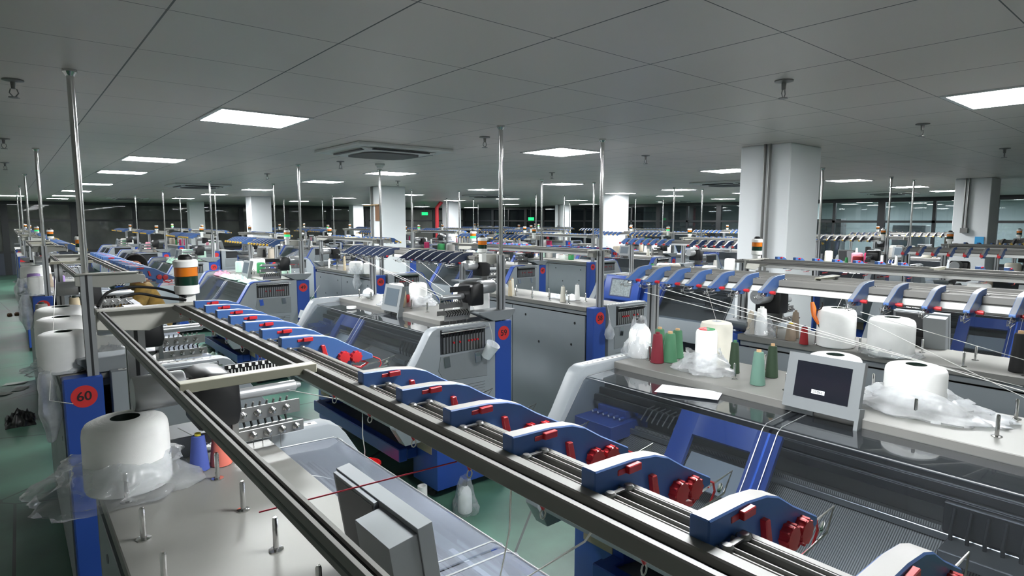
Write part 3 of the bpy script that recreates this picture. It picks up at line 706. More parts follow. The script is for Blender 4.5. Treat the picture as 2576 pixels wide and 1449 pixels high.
    part('signal_lamp', cm('rg' + str(lit), lambda: m_ring(.027, .055, 'green_lit' if lit else 'green_dark')), t, label='green signal lens'); part('signal_lamp', cm('ra', lambda: m_ring(.056, .084, 'amber')), t, label='amber signal lens')
    part('tower_cap', cm('tc', m_cap), t)
    # yarn wheel unit on its right end (also on the left end of machine 60)
    ends = [1] + ([-1] if (r, k) == (1, 1) else [])
    for s in ends:
        loc = (0, 0, 0) if s > 0 else (.06, -1.97, -.01)
        d = P('drive_housing', 'drum', m_drum, loc)
        part('motor', cm('mot', m_motor), d); part('friction_roller', cm('rol', m_roller), d); 
        P('feed_tray', 'tray', m_tray, loc)
        if mid:
            part('hook_strip', cm('hk', m_hooks), d)
            tp = P('tension_plate', 'tp', m_plates, loc); P('yarn_comb', 'comb', m_comb, loc)
            for q in range(4): part('tension_disc', cm('td', m_tdisc), tp, (.29 + .046 * q, .90, 1.408)); part('tension_disc', cm('td', m_tdisc), tp, (.31 + .046 * q, .87, 1.348))
        else: P('tension_plate', 'tp', m_plates, loc)
    # screen on the table edge
    tilt = -.22
    if (r, k) == (3, 1): return m
    if (r, k) == (4, 1):
        mo = part('monitor', B().box(-.06, 0, -.29, .29, 0, .33).mesh('monitor', 'blue', .02, seg=2), m, (.93, -.50, 1.0), (0, -.25, 0), 'blue screen housing')
        part('screen', B().box(0, .003, -.16, .16, .06, .27).mesh('screen', 'screen_lit'), mo); part('screen_rim', B().box(-.001, .002, -.18, .18, .045, .285).mesh('screen_rim', 'navy'), mo)
        return m
    mo = P('monitor', 'mon' + str((r, k) == (4, 1)), lambda: m_monitor(), (.44, .085, 1.272) if (r, k) != (1, 0) else (.315, -.075, 1.290), (0, tilt if (r, k) != (1, 0) else -.15, 0))
    if (r, k) == (1, 0): mo.scale = (1, 1.14, 1)
    sc = part('screen', cm('scr' + str(r == 2 and k == 0), lambda: B().box(0, .002, -.105, .105, .05, .195).mesh('screen', 'screen' if (r, k) == (2, 0) else 'screen_grey')), mo)
    if (r, k) == (2, 0):
        part('screen_badge', box('screen_badge', .002, .003, -.035, .016, .072, .088, 'paper'), sc, label='white badge with grey lettering')
        part('badge_text', digits('STOLL', .0125, 'ac_grille'), sc, (.0032, -.0095, .080), (PI / 2, 0, PI / 2))
    if mid: part('monitor_cable', cm('mc', m_mplug), mo)
    return m
for r in XR:
    for k in YC:
        machine(r, k)

# ------------------------------------------------------------------ yarn cones
def cone_mesh(d, h, style, ymat, core='cone_core'):
    """style: cone = slim tapered, cheese = big straight bobbin with rounded shoulders, tall = straight tall package"""
    r = d / 2; b = B()
    if style == 'cheese':
        b.lathe([(r * .88, 0), (r * .97, h * .02), (r, h * .08), (r * .985, h * .80), (r * .96, h * .89), (r * .90, h * .945), (r * .74, h * .985), (r * .46, h), (r * .34, h * .995), (r * .33, h * .86), (0, h * .86)], n=44, mis=[0] * 8 + [1, 1])
    elif style == 'tall':
        b.lathe([(r * .9, 0), (r, h * .02), (r * .97, h * .90), (r * .90, h * .97), (r * .6, h), (r * .3, h), (r * .28, h * .9), (0, h * .9)], n=36, mis=[0] * 5 + [1, 1])
    elif style == 'bottle':
        b.lathe([(r * .92, 0), (r, h * .03), (r * .97, h * .62), (r * .8, h * .74), (r * .42, h * .86), (r * .36, h * .88), (r * .36, h), (0, h)], n=32, mis=[0] * 5 + [1, 1])
    else:
        b.lathe([(r * .9, 0), (r, h * .015), (r * .98, h * .06), (r * .66, h * .90), (r * .60, h * .93), (r * .33, h * .935), (r * .30, h), (r * .2, h), (0, h * .97)], n=28, mis=[0] * 5 + [1, 1, 1])
    return b
def spool(name, loc, d, h, style, ym, core, label, group):
    key = (round(d, 3), round(h, 3), style, ym, core)
    me = cm(key, lambda: cone_mesh(d, h, style, ym).mesh(name, [ym, core], 0, 40))
    return tag(part(name, me, None, loc), label, 'yarn cone' if style != 'cheese' else 'yarn bobbin', group)
G1 = 'yarn on the nearest left table'; G2 = 'yarn on the table behind the dark screen'; G3 = 'yarn on machine 59'; G4 = 'yarn on machine 58'; G5 = 'yarn on the table behind the right machine'; G6 = 'yarn on machine 60'; G7 = 'yarn on machine 49'; G8 = 'yarn on machine 48'; G9 = 'yarn on machine 50'
TT = TZ + .0005
S = [
 ((.222, 1.97), .215, .20, 'cheese', 'y_white', 'core_dark', 'big white yarn bobbin in a bag at the far end of the nearest left table', G1),
 ((.401, 1.955), .056, .115, 'cone', 'y_blue', 'core_yellow', 'small blue yarn cone with a yellow tip beside the big white bobbin', G1),
 ((.463, 1.96), .064, .115, 'cone', 'y_coral', 'core_yellow', 'small coral yarn cone next to the blue cone, half behind the rail', G1),
 ((.185, 3.72), .225, .20, 'cheese', 'y_white', 'core_dark', 'white yarn bobbin above the number 60 panel, front one of three', G6),
 ((.20, 4.10), .245, .225, 'cheese', 'y_white', 'core_dark', 'white yarn bobbin behind the front one on machine 60', G6),
 ((.225, 4.55), .27, .23, 'cheese', 'y_white', 'core_dark', 'white yarn bobbin third in line on machine 60', G6),
 ((.42, 3.92), .20, .15, 'cheese', 'y_white', 'core_dark', 'white yarn bobbin in plastic just right of the upright by number 60', G6),
 ((.15, 5.15), .10, .20, 'cone', 'y_grey', 'core_dark', 'grey yarn cone behind the white bobbins of machine 60', G6),
 ((.34, 5.25), .09, .22, 'cone', 'y_tan', 'core_dark', 'tan paper cone behind the white bobbins of machine 60', G6),
 ((2.663, 2.075), .125, .215, 'bottle', 'y_white', 'black', 'white yarn package with a black cap in a clear bag, leftmost on the right table', G2),
 ((2.622, 1.925), .072, .165, 'cone', 'y_maroon', 'y_maroon', 'dark maroon yarn cone beside the black-capped white package', G2),
 ((2.690, 1.895), .082, .165, 'cone', 'y_green', 'cone_core', 'green yarn cone in front of two other green ones, right of the maroon cone', G2),
 ((2.80, 1.925), .074, .165, 'cone', 'y_green', 'cone_core', 'green yarn cone at the right rear of the three green cones', G2),
 ((2.755, 2.01), .074, .165, 'cone', 'y_green', 'cone_core', 'green yarn cone at the left rear of the three green cones', G2),
 ((2.655, 1.655), .108, .215, 'tall', 'y_white', 'paper', 'slim bright white package with a red and green top label in a bag', G2),
 ((2.80, 1.69), .165, .235, 'tall', 'y_ivory', 'paper', 'wide ivory white package right behind the red and green labelled one', G2),
 ((2.735, 1.545), .055, .165, 'cone', 'y_dkgreen', 'y_green', 'dark green yarn cone right of the white labelled package', G2),
 ((2.620, 1.36), .068, .165, 'cone', 'y_sage', 'cone_core', 'sage green yarn cone just left of the dark screen', G2),
 ((2.80, 1.385), .060, .165, 'cone', 'y_dkgreen', 'cone_core', 'dark olive yarn cone half hidden behind the dark screen', G2),
 ((2.74, 1.075), .215, .175, 'cheese', 'y_white', 'core_dark', 'white yarn bobbin showing its hollow top behind the dark screen', G2),
 ((2.85, .80), .225, .165, 'cheese', 'y_white', 'core_dark', 'big white yarn bobbin in a bag right of the dark screen', G2),
 ((2.60, 4.70), .145, .205, 'cheese', 'y_white', 'core_dark', 'white yarn bobbin behind the small screen of machine 59', G3),
 ((2.80, 4.66), .165, .20, 'cheese', 'y_white', 'core_dark', 'white yarn bobbin standing in a white bag on machine 59', G3),
 ((2.665, 4.605), .042, .115, 'cone', 'y_red', 'core_dark', 'small red yarn cone beside the screen of machine 59', G3),
 ((2.635, 4.62), .05, .15, 'cone', 'y_tan', 'core_dark', 'bare tan paper cone behind the small screen of machine 59', G3),
 ((2.86, 4.05), .165, .235, 'cheese', 'y_white', 'core_dark', 'white yarn bobbin behind the yarn wheels of machine 59, left of two', G3),
 ((2.94, 3.93), .165, .25, 'cheese', 'y_white', 'core_dark', 'white yarn bobbin with a blue tag behind the yarn wheels of machine 59', G3),
 ((3.84, 4.62), .045, .16, 'cone', 'y_tan', 'cone_core', 'slim tan paper cone, left of two on machine 58', G4),
 ((3.92, 4.68), .04, .175, 'cone', 'y_ivory', 'cone_core', 'slim ivory paper cone, right of two on machine 58', G4),
 ((3.93, 3.96), .056, .155, 'cone', 'y_ivory', 'y_grey', 'off-white yarn cone with grey foot standing nearer the number 58 column', G4),
 ((4.14, 3.98), .056, .155, 'cone', 'y_white', 'y_grey', 'off-white yarn cone on the far side of machine 58', G4),
 ((3.80, 1.965), .085, .19, 'cone', 'y_white', 'y_white', 'white yarn cone standing in a puffed clear bag behind the right table', G5),
 ((3.78, 2.03), .055, .16, 'cone', 'y_beige', 'y_beige', 'beige yarn cone left of the bagged white cone', G5),
 ((3.872, 1.775), .054, .18, 'cone', 'y_brown', 'y_brown', 'tall brown yarn cone near the orange cutter', G5),
 ((3.774, 1.755), .068, .115, 'cone', 'y_brown', 'core_yellow', 'short brown yarn cone with a yellow tip', G5),
 ((3.715, 1.645), .052, .115, 'cone', 'y_red', 'navy', 'small red yarn cone with a blue tip beside the yellow-tipped one', G5),
 ((3.80, 1.20), .235, .215, 'cheese', 'y_white', 'core_dark', 'big round white yarn bobbin behind the bagged bobbin at right', G5),
 ((3.81, 1.50), .215, .235, 'cheese', 'y_white', 'core_dark', 'tall white yarn bobbin straight behind the dark screen', G5),
 ((3.854, .645), .075, .21, 'cone', 'y_black', 'cone_core', 'black yarn cone at the right edge of the picture', G5),
 ((2.888, 9.62), .12, .17, 'tall', 'y_white', 'paper', 'white package at the back left of machine 49', G7),
 ((2.57, 9.24), .115, .165, 'cheese', 'y_mint', 'core_dark', 'pale mint bobbin on machine 49', G7),
 ((2.61, 9.04), .135, .155, 'cheese', 'y_white', 'core_dark', 'white bobbin right of the mint one on machine 49', G7),
 ((2.86, 9.30), .18, .19, 'cheese', 'y_white', 'core_dark', 'large white bobbin behind the mint one on machine 49', G7),
 ((2.78, 8.95), .115, .15, 'cheese', 'y_kelly', 'core_dark', 'bright green bobbin on machine 49', G7),
 ((2.93, 8.35), .125, .14, 'cheese', 'y_mint', 'core_dark', 'mint bobbin behind the black yarn wheel of machine 49', G7),
 ((3.76, 7.93), .19, .18, 'cheese', 'y_white', 'core_dark', 'white bobbin in a hanging clear bag, left of two on machine 48', G8),
 ((3.90, 7.80), .165, .16, 'cheese', 'y_white', 'core_dark', 'white bobbin in a bag behind the post, right of two on machine 48', G8),
 ((3.88, 8.57), .045, .22, 'cone', 'y_tan', 'cone_core', 'tall tan paper cone on machine 48', G8),
 ((3.91, 9.2), .045, .15, 'cone', 'y_white', 'cone_core', 'slim white cone behind the tan ones on machine 48', G8),
 ((.20, 7.66), .145, .19, 'tall', 'y_white', 'paper', 'white package above the number 50 panel', G9),
 ((.20, 8.4), .12, .17, 'tall', 'y_purple', 'core_dark', 'purple yarn package behind the white one on machine 50', G9),
 ((.33, 8.55), .10, .16, 'cone', 'y_brown', 'core_dark', 'dark brown yarn cone next to the purple package on machine 50', G9),
 ((.40, 7.95), .10, .17, 'tall', 'y_purple', 'core_dark', 'purple yarn package right of the upright on machine 50', G9),
 ((.24, 9.2), .30, .21, 'cheese', 'y_white', 'core_dark', 'huge white bobbin in a bag on machine 50', G9),
 ((.22, 9.55), .10, .26, 'bottle', 'y_white', 'black', 'white package with a dark cap beyond the huge bobbin of machine 50', G9),
]
for (x, y), d, h, st, ym, co, lab, g in S:
    spool({'cheese': 'yarn_bobbin', 'bottle': 'yarn_package', 'tall': 'yarn_package', 'cone': 'yarn_cone'}[st], (x, y, TT), d, h, st, ym, co, lab, g)
lp = [o for o in C.objects if o.get('label', '').startswith('slim bright white')][0]
for i, cnm in enumerate(('bright_red', 'y_kelly')):
    b = B(); pts = [(.040 * math.cos(PI * (i + t / 12) + .6), .040 * math.sin(PI * (i + t / 12) + .6)) for t in range(13)] + [(.016 * math.cos(PI * (i + 1 - t / 12) + .6), .016 * math.sin(PI * (i + 1 - t / 12) + .6)) for t in range(13)]
    n_ = len(pts); b.add([(x, y, .2145) for x, y in pts] + [(x, y, .2165) for x, y in pts], [(t, t + 1, 24 - t, 25 - t) for t in range(12)] + [(n_ + t, n_ + 25 - t, n_ + 24 - t, n_ + t + 1) for t in range(12)] + [(t, (t + 1) % n_, n_ + (t + 1) % n_, n_ + t) for t in range(n_)])
    part('top_label', b.mesh('top_label', cnm), lp, label=('red', 'green')[i] + ' half of the top label')
# cones on the farther machines
rng = random.Random(11)
PAL = ['y_white'] * 6 + ['y_ivory', 'y_white', 'y_grey', 'y_mint', 'y_pink', 'y_magenta', 'y_beige', 'y_black', 'y_kelly', 'y_red']
CN = {'y_white': 'white', 'y_ivory': 'ivory', 'y_grey': 'grey', 'y_mint': 'mint', 'y_pink': 'pink', 'y_magenta': 'magenta', 'y_beige': 'beige', 'y_black': 'black', 'y_kelly': 'green', 'y_red': 'red'}
HAVE = {(1, 0), (2, 0), (1, 1), (2, 1), (3, 1), (3, 0), (2, 2), (3, 2), (1, 2)}
for r in XR:
    for k in YC:
        if (r, k) in HAVE: continue
        cnt = 6 if k <= 2 else 4
        ys = sorted(rng.sample([-.85, -.62, -.4, -.18, .05, .28, .5, .66], cnt))
        for i, y in enumerate(sorted(ys, reverse=(r % 2 == 0))):
            st, d, h = rng.choice([('cheese', .19, .18), ('cheese', .16, .19), ('tall', .11, .19), ('cone', .075, .165), ('cone', .06, .165), ('tall', .14, .2)])
            ym = rng.choice(PAL); X = rng.choice((.08, .12, .18)); sg = 1 if r % 2 else -1
            spool({'cheese': 'yarn_bobbin', 'tall': 'yarn_package', 'cone': 'yarn_cone'}[st], (XR[r] + sg * X, YC[k] + sg * y, TT), d, h, st, ym, 'core_dark', '%s yarn on a table, %s from the near end, %s machine of the %s row' % (CN[ym], ORD[i], ORD[k], ORD[r - 1]), 'yarn on the farther machine tables')

# ------------------------------------------------------------------ plastic bags, cloth
def bag_mesh(rx, ry, h, seed, m='film', top=.55, slump=.0):
    nu, nv = 56, 16; vs = []; fs = []
    for j in range(nv + 1):
        t = j / nv
        for i in range(nu):
            a = 2 * PI * i / nu
            q = Vector((math.cos(a) * 1.6, math.sin(a) * 1.6, t * 1.8 + seed * 7.3))
            nz = noise.noise(q) * .30 + noise.noise(q * 2.7) * .17 + noise.noise(q * 6) * .08
            prof = (1.0 - (1 - top) * t ** 1.4) * (.82 + .18 * math.sin(PI * min(1, t * 2.2 + .12)))
            rad = prof * (1 + nz)
            zz = h * t * (1 + (.35 if h < .16 else .12) * noise.noise(Vector((math.cos(a) * 1.2, math.sin(a) * 1.2, seed * 3.1))) ) + min(h, .1) * .06 * noise.noise(q * 3.3)
            if j == 0: zz = .002
            vs.append((rx * rad * math.cos(a), ry * rad * math.sin(a), max(.002, zz)))
    for j in range(nv):
        for i in range(nu): fs.append((j * nu + i, j * nu + (i + 1) % nu, (j + 1) * nu + (i + 1) % nu, (j + 1) * nu + i))
    return B().add(vs, fs).mesh('plastic_bag', m, 0, 60)
BG = 'clear plastic yarn bags'
for (x, y, z), rx, ry, h, sd, m, top, lab in [
    ((.195, 1.97, TT), .215, .20, .105, 1, 'film', .66, 'crumpled clear plastic bag around the big bobbin on the nearest left table'),
    ((2.66, 2.08, TT), .085, .085, .22, 2, 'film', .45, 'clear plastic bag wrapped round the black-capped white package'),
    ((2.655, 1.66, TT), .15, .15, .105, 3, 'film_dense', .7, 'crumpled clear bag around the foot of the red and green labelled package'),
    ((2.765, .74, TT), .165, .30, .085, 4, 'film_dense', .6, 'wide crumpled clear bag around the bobbin right of the dark screen'),
    ((3.80, 1.965, TT), .10, .10, .12, 5, 'film', .7, 'puffed clear bag around the slim white cone behind the right table'),
    ((2.79, 4.62, TT), .17, .15, .10, 6, 'film_dense', .7, 'white bag around the bobbin on machine 59'),
    ((2.57, 4.80, TT), .09, .09, .06, 7, 'film_dense', .6, 'small crumpled bag left of the screen of machine 59'),
    ((.17, 3.74, TT), .16, .15, .07, 8, 'film', .75, 'crumpled bag below the front bobbin above number 60'),
    ((.43, 3.90, TT), .15, .14, .10, 9, 'film_dense', .6, 'shiny crumpled bag right of the upright by number 60'),
    ((3.80, 1.20, TT), .15, .15, .06, 10, 'film', .75, 'clear bag under the big round bobbin behind the right table'),
    ((2.90, 4.0, TT), .15, .14, .12, 11, 'film', .7, 'clear bag behind the yarn wheels of machine 59'),
    ((3.77, 7.92, TT), .13, .13, .13, 12, 'film', .8, 'clear bag round the left white bobbin on machine 48'),
    ((.24, 9.2, TT), .2, .2, .12, 13, 'film', .8, 'clear bag round the huge bobbin on machine 50'),
    ((.19, 7.7, TT), .13, .13, .08, 14, 'film', .8, 'clear bag below the white package above number 50'),
    ((2.334, 3.30, .001), .095, .095, .25, 15, 'film', .45, 'clear tied bag standing on the green floor around a white cone'),
]:
    tag(part('plastic_bag', bag_mesh(rx, ry, h, sd, m, top), None, (x, y, z)), lab, 'plastic bag', BG)
def hang_bag(w, h, seed, m):
    nu, nv = 24, 14; vs = []; fs = []
    for j in range(nv + 1):
        t = j / nv
        for i in range(nu):
            a = 2 * PI * i / nu; q = Vector((math.cos(a) * 1.4, math.sin(a) * 1.4, t * 3 + seed))
            rad = w * (.25 + .75 * math.sin(PI * min(1, .12 + t * .8))) * (1 + .5 * noise.noise(q) + .2 * noise.noise(q * 3))
            vs.append((rad * math.cos(a) * .55, rad * math.sin(a), -h * t))
    for j in range(nv):
        for i in range(nu): fs.append((j * nu + i, j * nu + (i + 1) % nu, (j + 1) * nu + (i + 1) % nu, (j + 1) * nu + i))
    fs.append(tuple(nv * nu + i for i in range(nu)))
    return B().add(vs, fs).mesh('plastic_bag', m, 0, 60)
for loc, w, h, sd, lab in [((.10, 3.62, 1.30), .075, .34, 2.2, 'clear bag hanging off the left of the number 60 column'), ((.10, 7.62, 1.30), .10, .35, 5.1, 'clear bag hanging down left of the number 50 column'), ((.10, 9.1, 1.35), .13, .34, 8.3, 'clear bag hanging at the left aisle beyond machine 50'), ((3.80, 8.0, 1.27), .08, .22, 9.7, 'clear bag tail hanging down the back of machine 48')]:
    tag(part('plastic_bag', hang_bag(w, h, sd, 'film_dense'), None, loc), lab, 'plastic bag', BG)
def cloth_mesh(w, d, h, seed, m, name):
    nx, ny = 30, 22; vs = []; fs = []
    for j in range(ny + 1):
        for i in range(nx + 1):
            u, v = i / nx - .5, j / ny - .5
            q = Vector((u * 5, v * 5, seed)); e = max(0, 1 - (abs(u) * 2) ** 4) * max(0, 1 - (abs(v) * 2) ** 4)
            z = .006 + h * e * (.5 + .8 * noise.noise(q) + .4 * noise.noise(q * 2.3))
            vs.append((w * (u + .04 * noise.noise(q + Vector((3, 1, 0)))), d * (v + .06 * noise.noise(q + Vector((0, 5, 2)))), max(.004, z)))
    n = len(vs); vs += [(x, y, 0) for x, y, z in vs]
    for j in range(ny):
        for i in range(nx):
            a = j * (nx + 1) + i; fs += [(a, a + 1, a + nx + 2, a + nx + 1), (n + a, n + a + nx + 1, n + a + nx + 2, n + a + 1)]
    per = [i for i in range(nx + 1)] + [(j + 1) * (nx + 1) + nx for j in range(ny)] + [ny * (nx + 1) + nx - 1 - i for i in range(nx)] + [(ny - 1 - j) * (nx + 1) for j in range(ny - 1)]
    for a, b in zip(per, per[1:] + per[:1]): fs.append((a, n + a, n + b, b))
    return B().add(vs, fs).mesh(name, m, 0, 50)
tag(part('knitted_cloth', cloth_mesh(.20, .75, .05, 1.3, 'cloth_mint', 'knitted_cloth'), None, (2.36, 8.75, 1.245)), 'mint green knitted cloth lying on the hood of machine 49', 'cloth')
tag(part('knitted_cloth', cloth_mesh(.19, .45, .03, 4.3, 'cloth_mint', 'knitted_cloth'), None, (2.36, 8.05, 1.245)), 'second mint cloth nearer the end cover of machine 49', 'cloth')
tag(part('knitted_cloth', cloth_mesh(.19, .5, .12, 7.7, 'cloth_mint', 'knitted_cloth'), None, (2.36, 12.6, 1.245)), 'pale mint cloth heaped behind the bent person', 'cloth')
tag(part('knitted_cloth', cloth_mesh(.18, .3, .06, 9.1, 'pink', 'knitted_cloth'), None, (2.36, 9.35, 1.245)), 'pink cloth scrap on the far end of machine 49', 'cloth')
tag(part('white_cloth', cloth_mesh(.14, .3, .05, 3.1, 'paper', 'white_cloth'), None, (4.12, 4.12, TT)), 'white cloth scrap lying on machine 58', 'cloth')
def bundle(seed):
    b = B(); rr = random.Random(seed)
    for i in range(9):
        a0 = rr.uniform(0, 6.28); R = rr.uniform(.05, .12); cx, cy, cz = rr.uniform(-.05, .05), rr.uniform(-.06, .06), .04 + .02 * i
        b.tube([(cx + R * math.cos(a0 + t * .5), cy + R * math.sin(a0 + t * .5), max(.03, cz + .03 * math.sin(t * 1.3 + i))) for t in range(12)], .028, 8)
    return b.mesh('knit_bundle', 'knit_sage', 0, 60)
tag(part('knit_bundle', bundle(3), None, (2.05, 9.3, .0)), 'rolled sage green knitted bundle on the floor, farther of two', 'knitted bundle', 'sage knitted bundles')
tag(part('knit_bundle', bundle(5), None, (2.08, 8.65, .0)), 'rolled sage green knitted bundle on the floor, nearer of two', 'knitted bundle', 'sage knitted bundles')

# ------------------------------------------------------------------ small things on and around the machines
def paper_sheet():
    b = B().add([(0, 0, 0), (.14, .05, 0), (.25, -.21, 0), (.08, -.285, 0)], [(0, 1, 2, 3)])
    return b
ps = B().box(-.075, .075, -.14, .14, 0, .0015).mesh('paper_sheet', 'paper')
sh = tag(part('paper_sheet', ps, None, (2.365, 1.555, 1.2455), (0, .02, .40)), 'printed white paper sheet lying on the clear hood of the right machine', 'paper')
lines = B()
for i in range(7): lines.box(-.065 + .02 * i, -.0638 + .02 * i, -.12, .12, .0015, .0018)
for j in range(4): lines.box(-.065, .065, -.12 + .08 * j, -.1188 + .08 * j, .0015, .0018)
part('print_lines', lines.mesh('print_lines', 'y_grey'), sh)
tag(part('tape_roll', B().lathe([(.030, 0), (.043, 0), (.043, .018), (.030, .018), (.030, 0)], n=28).mesh('tape_roll', 'white_plastic'), None, (2.33, 5.03, 1.246)), 'white tape roll on the clear hood of machine 59', 'tape roll')
tag(part('paper_wad', B().add(*(lambda: ([(.055 * (1 + .3 * noise.noise(Vector((a, b_, 1)) * 3)) * math.cos(a) * math.cos(b_), .055 * (1 + .3 * noise.noise(Vector((a, b_, 5)) * 3)) * math.sin(a) * math.cos(b_), .05 + .05 * math.sin(b_) * (1 + .3 * noise.noise(Vector((a, b_, 2)) * 2))) for b_ in [-1.3, -.6, 0, .6, 1.3] for a in [k * PI / 5 for k in range(10)]], [(j * 10 + i, j * 10 + (i + 1) % 10, (j + 1) * 10 + (i + 1) % 10, (j + 1) * 10 + i) for j in range(4) for i in range(10)] + [tuple(range(10))[::-1], tuple(range(40, 50))]))()).mesh('paper_wad', 'paper', 0, 10), None, (2.66, 5.36, TT)), 'crumpled white paper wad at the far end of machine 59', 'paper')
def cup(): return B().lathe([(.036, 0), (.052, .115), (.054, .117), (.050, .114), (.034, .005), (0, .005)], n=20).mesh('cup', 'paper')
c1 = tag(part('paper_cup', cup(), None, (2.63, 3.44, 1.04), (.5, .25, 0)), 'white paper cup hanging on threads beside the number 59 disc', 'paper cup')
part('hanging_thread', B().tube([(.0, .0, .11), (-.05, .03, .20), (-.10, .05, .26)], .002, 5).mesh('hanging_thread', 'strand_white'), c1)
def tagbag(): return B().lathe([(0, 0), (.03, .005), (.045, .04), (.04, .08), (.015, .12), (.004, .17)], n=16).mesh('hanging_pouch', 'film_dense')
c2 = tag(part('hanging_pouch', tagbag(), None, (3.98, 3.43, 1.0)), 'small clear pouch hanging in front of the number 58 column', 'pouch')
part('hanging_thread', B().tube([(0, 0, .16), (0, .03, .30)], .002, 5).mesh('hanging_thread', 'strand_white'), c2)
c3 = tag(part('hanging_note', B().box(-.045, .045, -.002, .002, -.06, .04).mesh('hanging_note', 'paper'), None, (2.80, 7.46, .86), (0, .35, 0)), 'white paper note hanging on a thread under the number 49 disc', 'paper')
part('hanging_thread', B().tube([(0, 0, .04), (.1, .01, .40)], .003, 5).mesh('hanging_thread', 'strand_white'), c3)
# orange cutter on the thin post behind the right table
ct = root('thread_cutter', 'orange handled thread cutter hanging behind the right table', 'cutter', (3.74, 1.62, 1.40))
part('grip', B().tube([(0, 0, .14), (.0, -.01, .10), (-.01, -.02, .06), (-.01, -.05, .01)], [.010, .016, .013, .008], 10).mesh('grip', 'orange'), ct)
part('blade', B().tube([(-.01, -.05, .01), (-.012, -.07, -.03)], .006, 6).mesh('blade', 'black'), ct)
part('hook', B().tube([(0, -.03, .09), (0, -.055, .105), (0, -.065, .13), (0, -.06, .145)], .004, 6).mesh('hook', 'black'), ct)
part('ribbon', B().box(-.004, .004, -.075, -.065, -.115, -.03).mesh('ribbon', 'bright_red'), ct)
part('hanger', B().tube([(0, 0, .14), (.01, .01, .33)], .005, 6).mesh('hanger', 'cable'), ct)
# red basket, floor cone, tube, bucket, shoe, litter
bk = root('waste_basket', 'red slatted plastic basket with thread waste on the green floor', 'basket', (1.955, 4.07, 0))
def basket():
    b = B()
    for k in range(30):
        a = 2 * PI * k / 30; c, s_ = math.cos(a), math.sin(a)
        b.tube([(.085 * c, .085 * s_, .004), (.115 * c, .115 * s_, .20)], .0045, 5)
    for z in (.005, .04, .075, .11, .145): b.lathe([(.085 + .03 * z / .2 + .004, z), (.085 + .03 * z / .2 + .004, z + .012), (.085 + .03 * z / .2 - .002, z + .012), (.085 + .03 * z / .2 - .002, z), (.085 + .03 * z / .2 + .004, z)], n=30)
    b.lathe([(0, .004), (.086, .004), (.086, .008), (0, .008)], n=24)
    b.lathe([(.112, .185), (.124, .185), (.124, .205), (.114, .205), (.112, .185)], n=30)
    return b.mesh('basket_body', 'bright_red')
part('basket_body', basket(), bk)
part('thread_waste', cloth_mesh(.13, .13, .06, 2.7, 'strand_white', 'thread_waste'), bk, (0, 0, .12))
part('trailing_thread', B().tube([(0, 0, .2), (.01, .01, .3), (0, .02, .42), (.01, .03, .62)], .004, 5).mesh('trailing_thread', 'strand_white'), bk)
spool('yarn_package', (2.334, 3.30, .0005), .10, .22, 'bottle', 'y_white', 'black', 'white yarn package with a black cap inside a bag on the floor', 'yarn on the floor')
tag(part('cardboard_tube', B().lathe([(.028, 0), (.034, 0), (.034, .17), (.024, .17), (.024, .12), (0, .12)], n=22).mesh('cardboard_tube', ['white_plastic']), None, (2.13, 3.53, 0)), 'white film tube standing on the floor left of the bagged cone', 'tube')
tag(part('bucket', B().lathe([(.085, 0), (.12, .2), (.125, .2), (.115, .195), (.08, .01), (0, .01)], n=24).mesh('bucket', 'bright_red'), None, (2.0, 11.2, 0)), 'red bucket on the floor by the second aisle', 'bucket')
tag(part('dark_sack', cloth_mesh(.24, .45, .12, 5.9, 'black', 'dark_sack'), None, (-.02, 7.75, 0)), 'black sack lying on the left aisle floor', 'sack')
for i, (dx, dy) in enumerate([(0, 0), (.12, .05)]):
    tag(part('slipper', B().prism([(-.045, 0), (.045, 0), (.045, .03), (0, .06), (-.045, .03)], -.12, .12).mesh('slipper', 'brown_board', .012), None, (-.06 + dx, 16.6 + dy, 0)), ['left of two brown slippers on the left aisle floor', 'right of two brown slippers on the left aisle floor'][i], 'slipper', 'brown slippers')
for i, (x, y) in enumerate([(-.05, 9.6), (.0, 9.25), (-.18, 9.1)]):
    tag(part('paper_scrap', B().add([(-.12, -.05, .004), (.1, -.08, .01), (.14, .06, .004), (-.08, .07, .008)], [(0, 1, 2, 3)]).mesh('paper_scrap', 'litter'), None, (x, y, 0), (0, 0, i * 1.3)), ['pale paper scrap on the left aisle floor, farthest of three', 'pale paper scrap on the left aisle floor, middle of three', 'pale paper scrap on the left aisle floor, nearest the wall'][i], 'paper scrap', 'paper scraps')
# black cables from the signal tower of the nearest machine
tag(part('tower_cable', B().tube(smooth([(.42, 2.10, 1.79), (.36, 2.16, 1.815), (.28, 2.17, 1.825), (.22, 2.14, 1.815), (.19, 2.10, 1.78)]), .0042, 8).tube(smooth([(.42, 2.10, 1.78), (.36, 2.13, 1.79), (.30, 2.14, 1.806), (.25, 2.12, 1.80)]), .0042, 8).mesh('tower_cable', 'cable')), 'black cables arching to the signal tower at the end of the nearest rail', 'cable')
